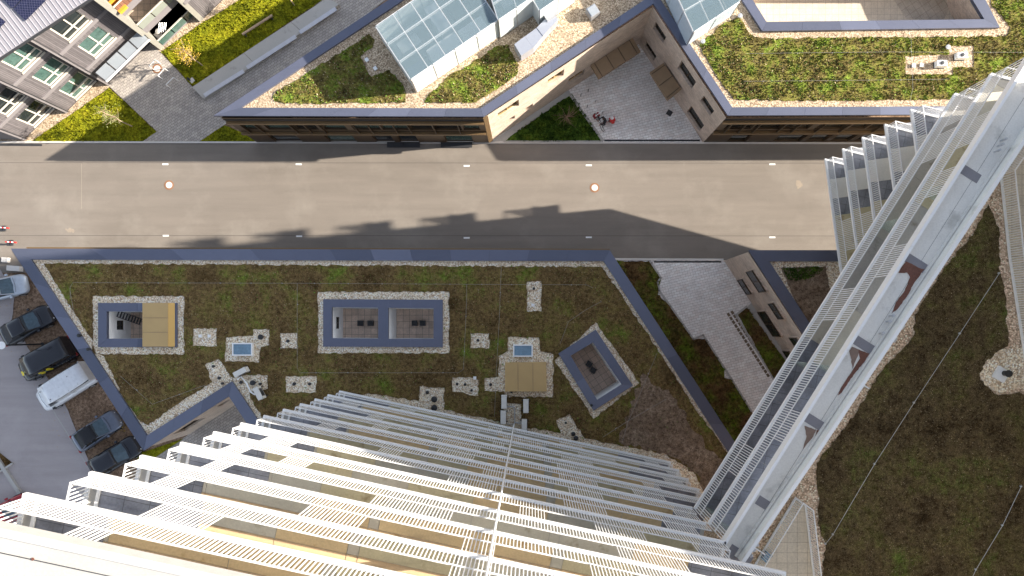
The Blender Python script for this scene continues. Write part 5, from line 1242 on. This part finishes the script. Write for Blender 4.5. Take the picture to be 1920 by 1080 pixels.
# ------------------------------------------------------------------ trees
def tree(px, py, h, crown, leafm, lab, nl, seed, trunk=.05, z0=.03, name='young_tree', bare=False):
    r = random.Random(seed); q = P(px, py, 0); t = empty(name, (*q, z0), lab, 'tree' if not bare else 'shrub')
    tp = [(q[0] + r.uniform(-.03, .03) * i, q[1] + r.uniform(-.03, .03) * i, z0 + h * i / 5) for i in range(6)]
    MB().tube(tp, trunk, 7, trunk * .4).build('trunk', M['bark'] if not bare else M['twig'], t)
    br = MB(); ends = []
    for k in range(26):
        f = r.uniform(.45, 1) if not bare else r.uniform(.05, .6); z = z0 + h * f; a = r.uniform(0, 6.28); L = crown * r.uniform(.4, 1) * (1.15 - f * .5)
        p0 = Vector((q[0], q[1], z)); p1 = p0 + Vector((math.cos(a) * L * .5, math.sin(a) * L * .5, L * .35)); p2 = p0 + Vector((math.cos(a + .2) * L, math.sin(a + .2) * L, L * .75))
        br.tube([p0, p1, p2], .018, 4, .005); ends += [p1, p2, (p1 + p2) / 2]
        for _ in range(3): e = p1 + Vector((r.uniform(-.3, .3), r.uniform(-.3, .3), r.uniform(0, .3))) * crown * .6; br.tube([p1, e], .009, 3, .003); ends.append(e)
    br.build('branches', M['twig'] if bare else M['bark'], t)
    if nl:
        lf = MB()
        for _ in range(nl):
            e = r.choice(ends); c = e + Vector((r.gauss(0, .14), r.gauss(0, .14), r.gauss(0, .12))); s = r.uniform(.03, .065); d1 = Vector((r.uniform(-1, 1), r.uniform(-1, 1), r.uniform(-1, 1))).normalized() * s; d2 = d1.cross(Vector((r.uniform(-1, 1), r.uniform(-1, 1), r.uniform(-1, 1)))).normalized() * s * .7
            lf.face([c - d1, c + d2, c + d1, c - d2])
        lf.build('crown', leafm, t)
tree(248, 237, 4.3, 1.0, M['leaf_g'], 'young tree with thin pale trunk and sparse green crown on the lower lawn', 420, 4)
tree(380, 123, 3.6, 1.15, M['leaf_y'], 'young tree with golden sparse crown beside the balconies', 600, 8)
tree(552, 10, 3.4, .9, M['leaf_y'], 'young tree on the lawn at the top edge above the bench', 300, 15)
tree(1062, 222, 1.0, 1.2, M['leaf_g'], 'bare dry shrub in the triangular planting of the brick yard', 0, 21, .03, .07, 'bare_shrub', True)
tree(232, 800, .4, .7, M['leaf_y'], 'low bare shrub between the two cars at the building edge', 60, 27, .02, .03, 'bare_shrub', True)
# ------------------------------------------------------------------ person with bicycles
def skinfig(name, mat, joints, edges, radii, parent=None, **kw):
    me = bpy.data.meshes.new(name); off = Vector((0, 0, 0)); o_ = parent
    while o_ is not None: off += o_.location; o_ = o_.parent
    root = Vector(joints[0]) if parent is None else off
    me.from_pydata([tuple(Vector(j) - root) for j in joints], edges, []); me.update()
    o = bpy.data.objects.new(name, me); C.objects.link(o); me.materials.append(mat)
    if parent is None: o.location = root
    else: o.parent = parent
    s = o.modifiers.new('skin', 'SKIN'); s.use_smooth_shade = True
    for i, r in enumerate(radii): me.skin_vertices[0].data[i].radius = (r, r)
    me.skin_vertices[0].data[0].use_root = True
    d = o.modifiers.new('sub', 'SUBSURF'); d.levels = d.render_levels = 1
    return tag(o, **kw)
pq = Vector((*P(1134, 226, .9), .03)); face = R(205)   # facing towards lower left
c_, s_ = math.cos(face), math.sin(face)
def B(x, y, z): return (pq.x + x * c_ - y * s_, pq.y + x * s_ + y * c_, .03 + z)
per = empty('person', tuple(pq), 'person in black leaning over a bicycle in the brick yard', 'person')
J = [B(-.06, 0, .95), B(.02, 0, 1.15), B(.12, 0, 1.38), B(.17, 0, 1.50), B(.20, 0, 1.58), B(.23, 0, 1.68), B(.11, .19, 1.40), B(.25, .27, 1.16), B(.47, .20, 1.02), B(.11, -.19, 1.40), B(.27, -.26, 1.17), B(.48, -.18, 1.02),
     B(-.05, .10, .90), B(.04, .13, .50), B(-.03, .14, .08), B(.14, .15, .04), B(-.05, -.10, .90), B(-.02, -.13, .50), B(-.14, -.13, .08), B(.03, -.14, .04)]
E = [(0, 1), (1, 2), (2, 3), (3, 4), (4, 5), (2, 6), (6, 7), (7, 8), (2, 9), (9, 10), (10, 11), (0, 12), (12, 13), (13, 14), (14, 15), (0, 16), (16, 17), (17, 18), (18, 19)]
Rr = [.15, .14, .16, .07, .085, .095, .075, .055, .04, .075, .055, .04, .10, .07, .045, .04, .10, .07, .045, .04]
skinfig('body', M['cloth'], J, E, Rr, per)
hd = MB(); ce = Vector(B(.22, 0, 1.66)); bmv = []
for i in range(9):
    ph = math.pi * i / 8
    hd.v += [tuple(ce + Vector((.092 * math.sin(ph) * math.cos(2 * math.pi * j / 12), .08 * math.sin(ph) * math.sin(2 * math.pi * j / 12), .118 * math.cos(ph)))) for j in range(12)]
for i in range(8):
    for j in range(12): hd.f.append((i * 12 + j, i * 12 + (j + 1) % 12, (i + 1) * 12 + (j + 1) % 12, (i + 1) * 12 + j)[::-1]); hd.m.append(0)
fo = hd.build('head', M['skin'], per, smooth=True)
MB().loft([[B(.315, -.015, 1.68), B(.315, .015, 1.68), B(.335, .018, 1.635), B(.335, -.018, 1.635)], [B(.30, -.01, 1.62), B(.30, .01, 1.62), B(.30, .012, 1.62), B(.30, -.012, 1.62)]]).build('nose', M['skin'], fo)
hr_ = MB()
for i in range(5):
    ph = math.pi * i / 8
    hr_.v += [tuple(ce + Vector((-.018 * c_, -.018 * s_, .012)) + Vector((.105 * math.sin(ph) * math.cos(2 * math.pi * j / 12), .095 * math.sin(ph) * math.sin(2 * math.pi * j / 12), .122 * math.cos(ph)))) for j in range(12)]
for i in range(4):
    for j in range(12): hr_.f.append((i * 12 + j, i * 12 + (j + 1) % 12, (i + 1) * 12 + (j + 1) % 12, (i + 1) * 12 + j)[::-1]); hr_.m.append(0)
hr_.build('hair', M['hair'], per, smooth=True)
for sy in (-1, 1):
    wr = Vector(B(.48, sy * .19, 1.02)); jj = [wr, Vector(B(.545, sy * .18, 1.0))]; ed = [(0, 1)]; ra = [.03, .028]
    for k in range(4):
        b0 = len(jj); y = sy * (.18 + (k - 1.5) * .02); ln = (.075, .085, .08, .062)[k]
        jj += [Vector(B(.56 + ln * .5, y, 1.0)), Vector(B(.56 + ln * .8, y, .965))]; ed += [(1, b0), (b0, b0 + 1)]; ra += [.009, .008]
    b0 = len(jj); jj += [Vector(B(.535, sy * .135, .985)), Vector(B(.57, sy * .12, .96))]; ed += [(0, b0), (b0, b0 + 1)]; ra += [.011, .009]
    skinfig('hand', M['skin'], jj, ed, ra, per)
def bike(px, py, ang, framem, lab, bagm=None, lean=.0, small=False):
    q = P(px, py, .5); t = empty('bicycle', (*q, .03), lab, 'bicycle'); c, s = math.cos(ang), math.sin(ang); k = .75 if small else 1
    X = lambda x, y, z: (q[0] + x * k * c - (y + lean * z) * s, q[1] + x * k * s + (y + lean * z) * c, .03 + z * k)
    for wx in (-.52, .52):
        m = MB(); m.tube([X(wx + .33 * math.cos(a), 0, .34 + .33 * math.sin(a)) for a in [2 * math.pi * j / 20 for j in range(21)]], .022, 5); w = m.build('wheel', M['tyre'], t)
        m = MB()
        for j in range(10): m.tube([X(wx, 0, .34), X(wx + .31 * math.cos(j * .628), 0, .34 + .31 * math.sin(j * .628))], .003, 3)
        m.build('spokes', M['galv'], w)
    m = MB()
    for a, b in (((-.52, .34), (-.1, .30)), ((-.1, .30), (-.2, .78)), ((-.2, .75), (.38, .80)), ((-.1, .30), (.40, .72)), ((-.52, .34), (-.19, .72)), ((.52, .34), (.38, .95))): m.tube([X(a[0], 0, a[1]), X(b[0], 0, b[1])], .02, 6)
    m.build('frame', framem, t); MB().tube([X(.34, -.28, .97), X(.38, 0, .97), X(.34, .28, .97)], .016, 6).build('handlebar', M['black'], t)
    m = MB(); m.loft([[X(-.34, -.09, .84), X(-.34, .09, .84), X(-.34, .07, .9), X(-.34, -.07, .9)], [X(-.05, -.02, .84), X(-.05, .02, .84), X(-.05, .02, .89), X(-.05, -.02, .89)]]).build('saddle', M['black'], t)
    if bagm:
        for sy in (-1, 1): m = MB(); m.loft([[X(-.72, sy * .08, .35), X(-.40, sy * .08, .35), X(-.40, sy * .26, .38), X(-.72, sy * .26, .38)], [X(-.74, sy * .07, .72), X(-.38, sy * .07, .72), X(-.38, sy * .24, .70), X(-.74, sy * .24, .70)]]).build('pannier', bagm, t, bevel=.03)
    return t
bike(1123, 229, R(-62), M['darkgrey'], 'dark bicycle with dark red bags leaning on the bicycle stand', M['dkred'], .1)
bike(1139, 228, R(180 + 15), M['p_red'], 'small bicycle beside the person in black', M['red'], 0, True)
q = P(1148, 224, .8); t = empty('backpack', (*q, .5), 'bright red bag with white top on the small bicycle', 'bag')
MB().box(*q, .42, .36, .62, .92, R(20)).build('body', M['red'], t, bevel=.1); MB().lathe(q[0] - .04, q[1] + .08, [(.15, .9), (.15, .98), (.09, 1.04), (.001, 1.06)], 14).build('top', M['white'], t)
# fallen leaves on the parking bays
lf = MB(); r = random.Random(3)
for _ in range(420):
    x, y = r.uniform(0, 260), r.uniform(500, 860); yb = 500 + (x - 20) * 1.45; yt = 545 + (x - 20) * 2.0
    if not (yb < y < yt + 120): continue
    q = Vector((*P(x, y, 0), .012)); s = r.uniform(.02, .05); a = r.uniform(0, 3.1); u_, v_ = Vector((math.cos(a) * s, math.sin(a) * s, .005)), Vector((-math.sin(a) * s * .7, math.cos(a) * s * .7, .01)); lf.face([q - u_, q - v_, q + u_, q + v_])
lf.build('fallen_leaves', plain('fallen leaves', (.42, .26, .10), .9, 0, .4, 3, 5), None, kind='stuff')
# ------------------------------------------------------------------ light, sky, camera
w = bpy.data.worlds.new('World'); bpy.context.scene.world = w; w.use_nodes = True
nt = w.node_tree; bg = nt.nodes['Background']; sk = nt.nodes.new('ShaderNodeTexSky'); sk.sky_type = 'NISHITA'; sk.sun_disc = False
d = Vector((17.5, 1.65, 7.3)).normalized(); el = math.asin(d.z)
sk.sun_elevation = el; sk.sun_rotation = math.atan2(d.x, d.y); sk.air_density = 1.0; sk.dust_density = 1.2; sk.ozone_density = 1.3
hsv = nt.nodes.new('ShaderNodeHueSaturation'); hsv.inputs['Saturation'].default_value = .55; nt.links.new(sk.outputs[0], hsv.inputs['Color']); nt.links.new(hsv.outputs[0], bg.inputs[0]); bg.inputs[1].default_value = SKY
sl = bpy.data.lights.new('sun', 'SUN'); sl.energy = SUN; sl.angle = R(.6); sl.color = (1, .90, .76)
so = bpy.data.objects.new('sun', sl); C.objects.link(so); so.rotation_euler = d.to_track_quat('Z', 'Y').to_euler(); so.location = (60, 10, 60)
cam = bpy.data.cameras.new('camera'); co = bpy.data.objects.new('camera', cam); C.objects.link(co); co.location = (0, 0, H)
cam.sensor_width = 36; cam.lens = 36 * F / 1920; cam.shift_x = (960 - NX) / 1920; cam.shift_y = -(540 - NY) / 1920; cam.clip_end = 2000; cam.clip_start = .1
sc = bpy.context.scene; sc.camera = co; sc.view_settings.view_transform = 'Standard'; sc.view_settings.look = 'None'; sc.view_settings.exposure = EXPO; sc.view_settings.gamma = 1
sc.cycles.max_bounces = 8; sc.cycles.transparent_max_bounces = 12
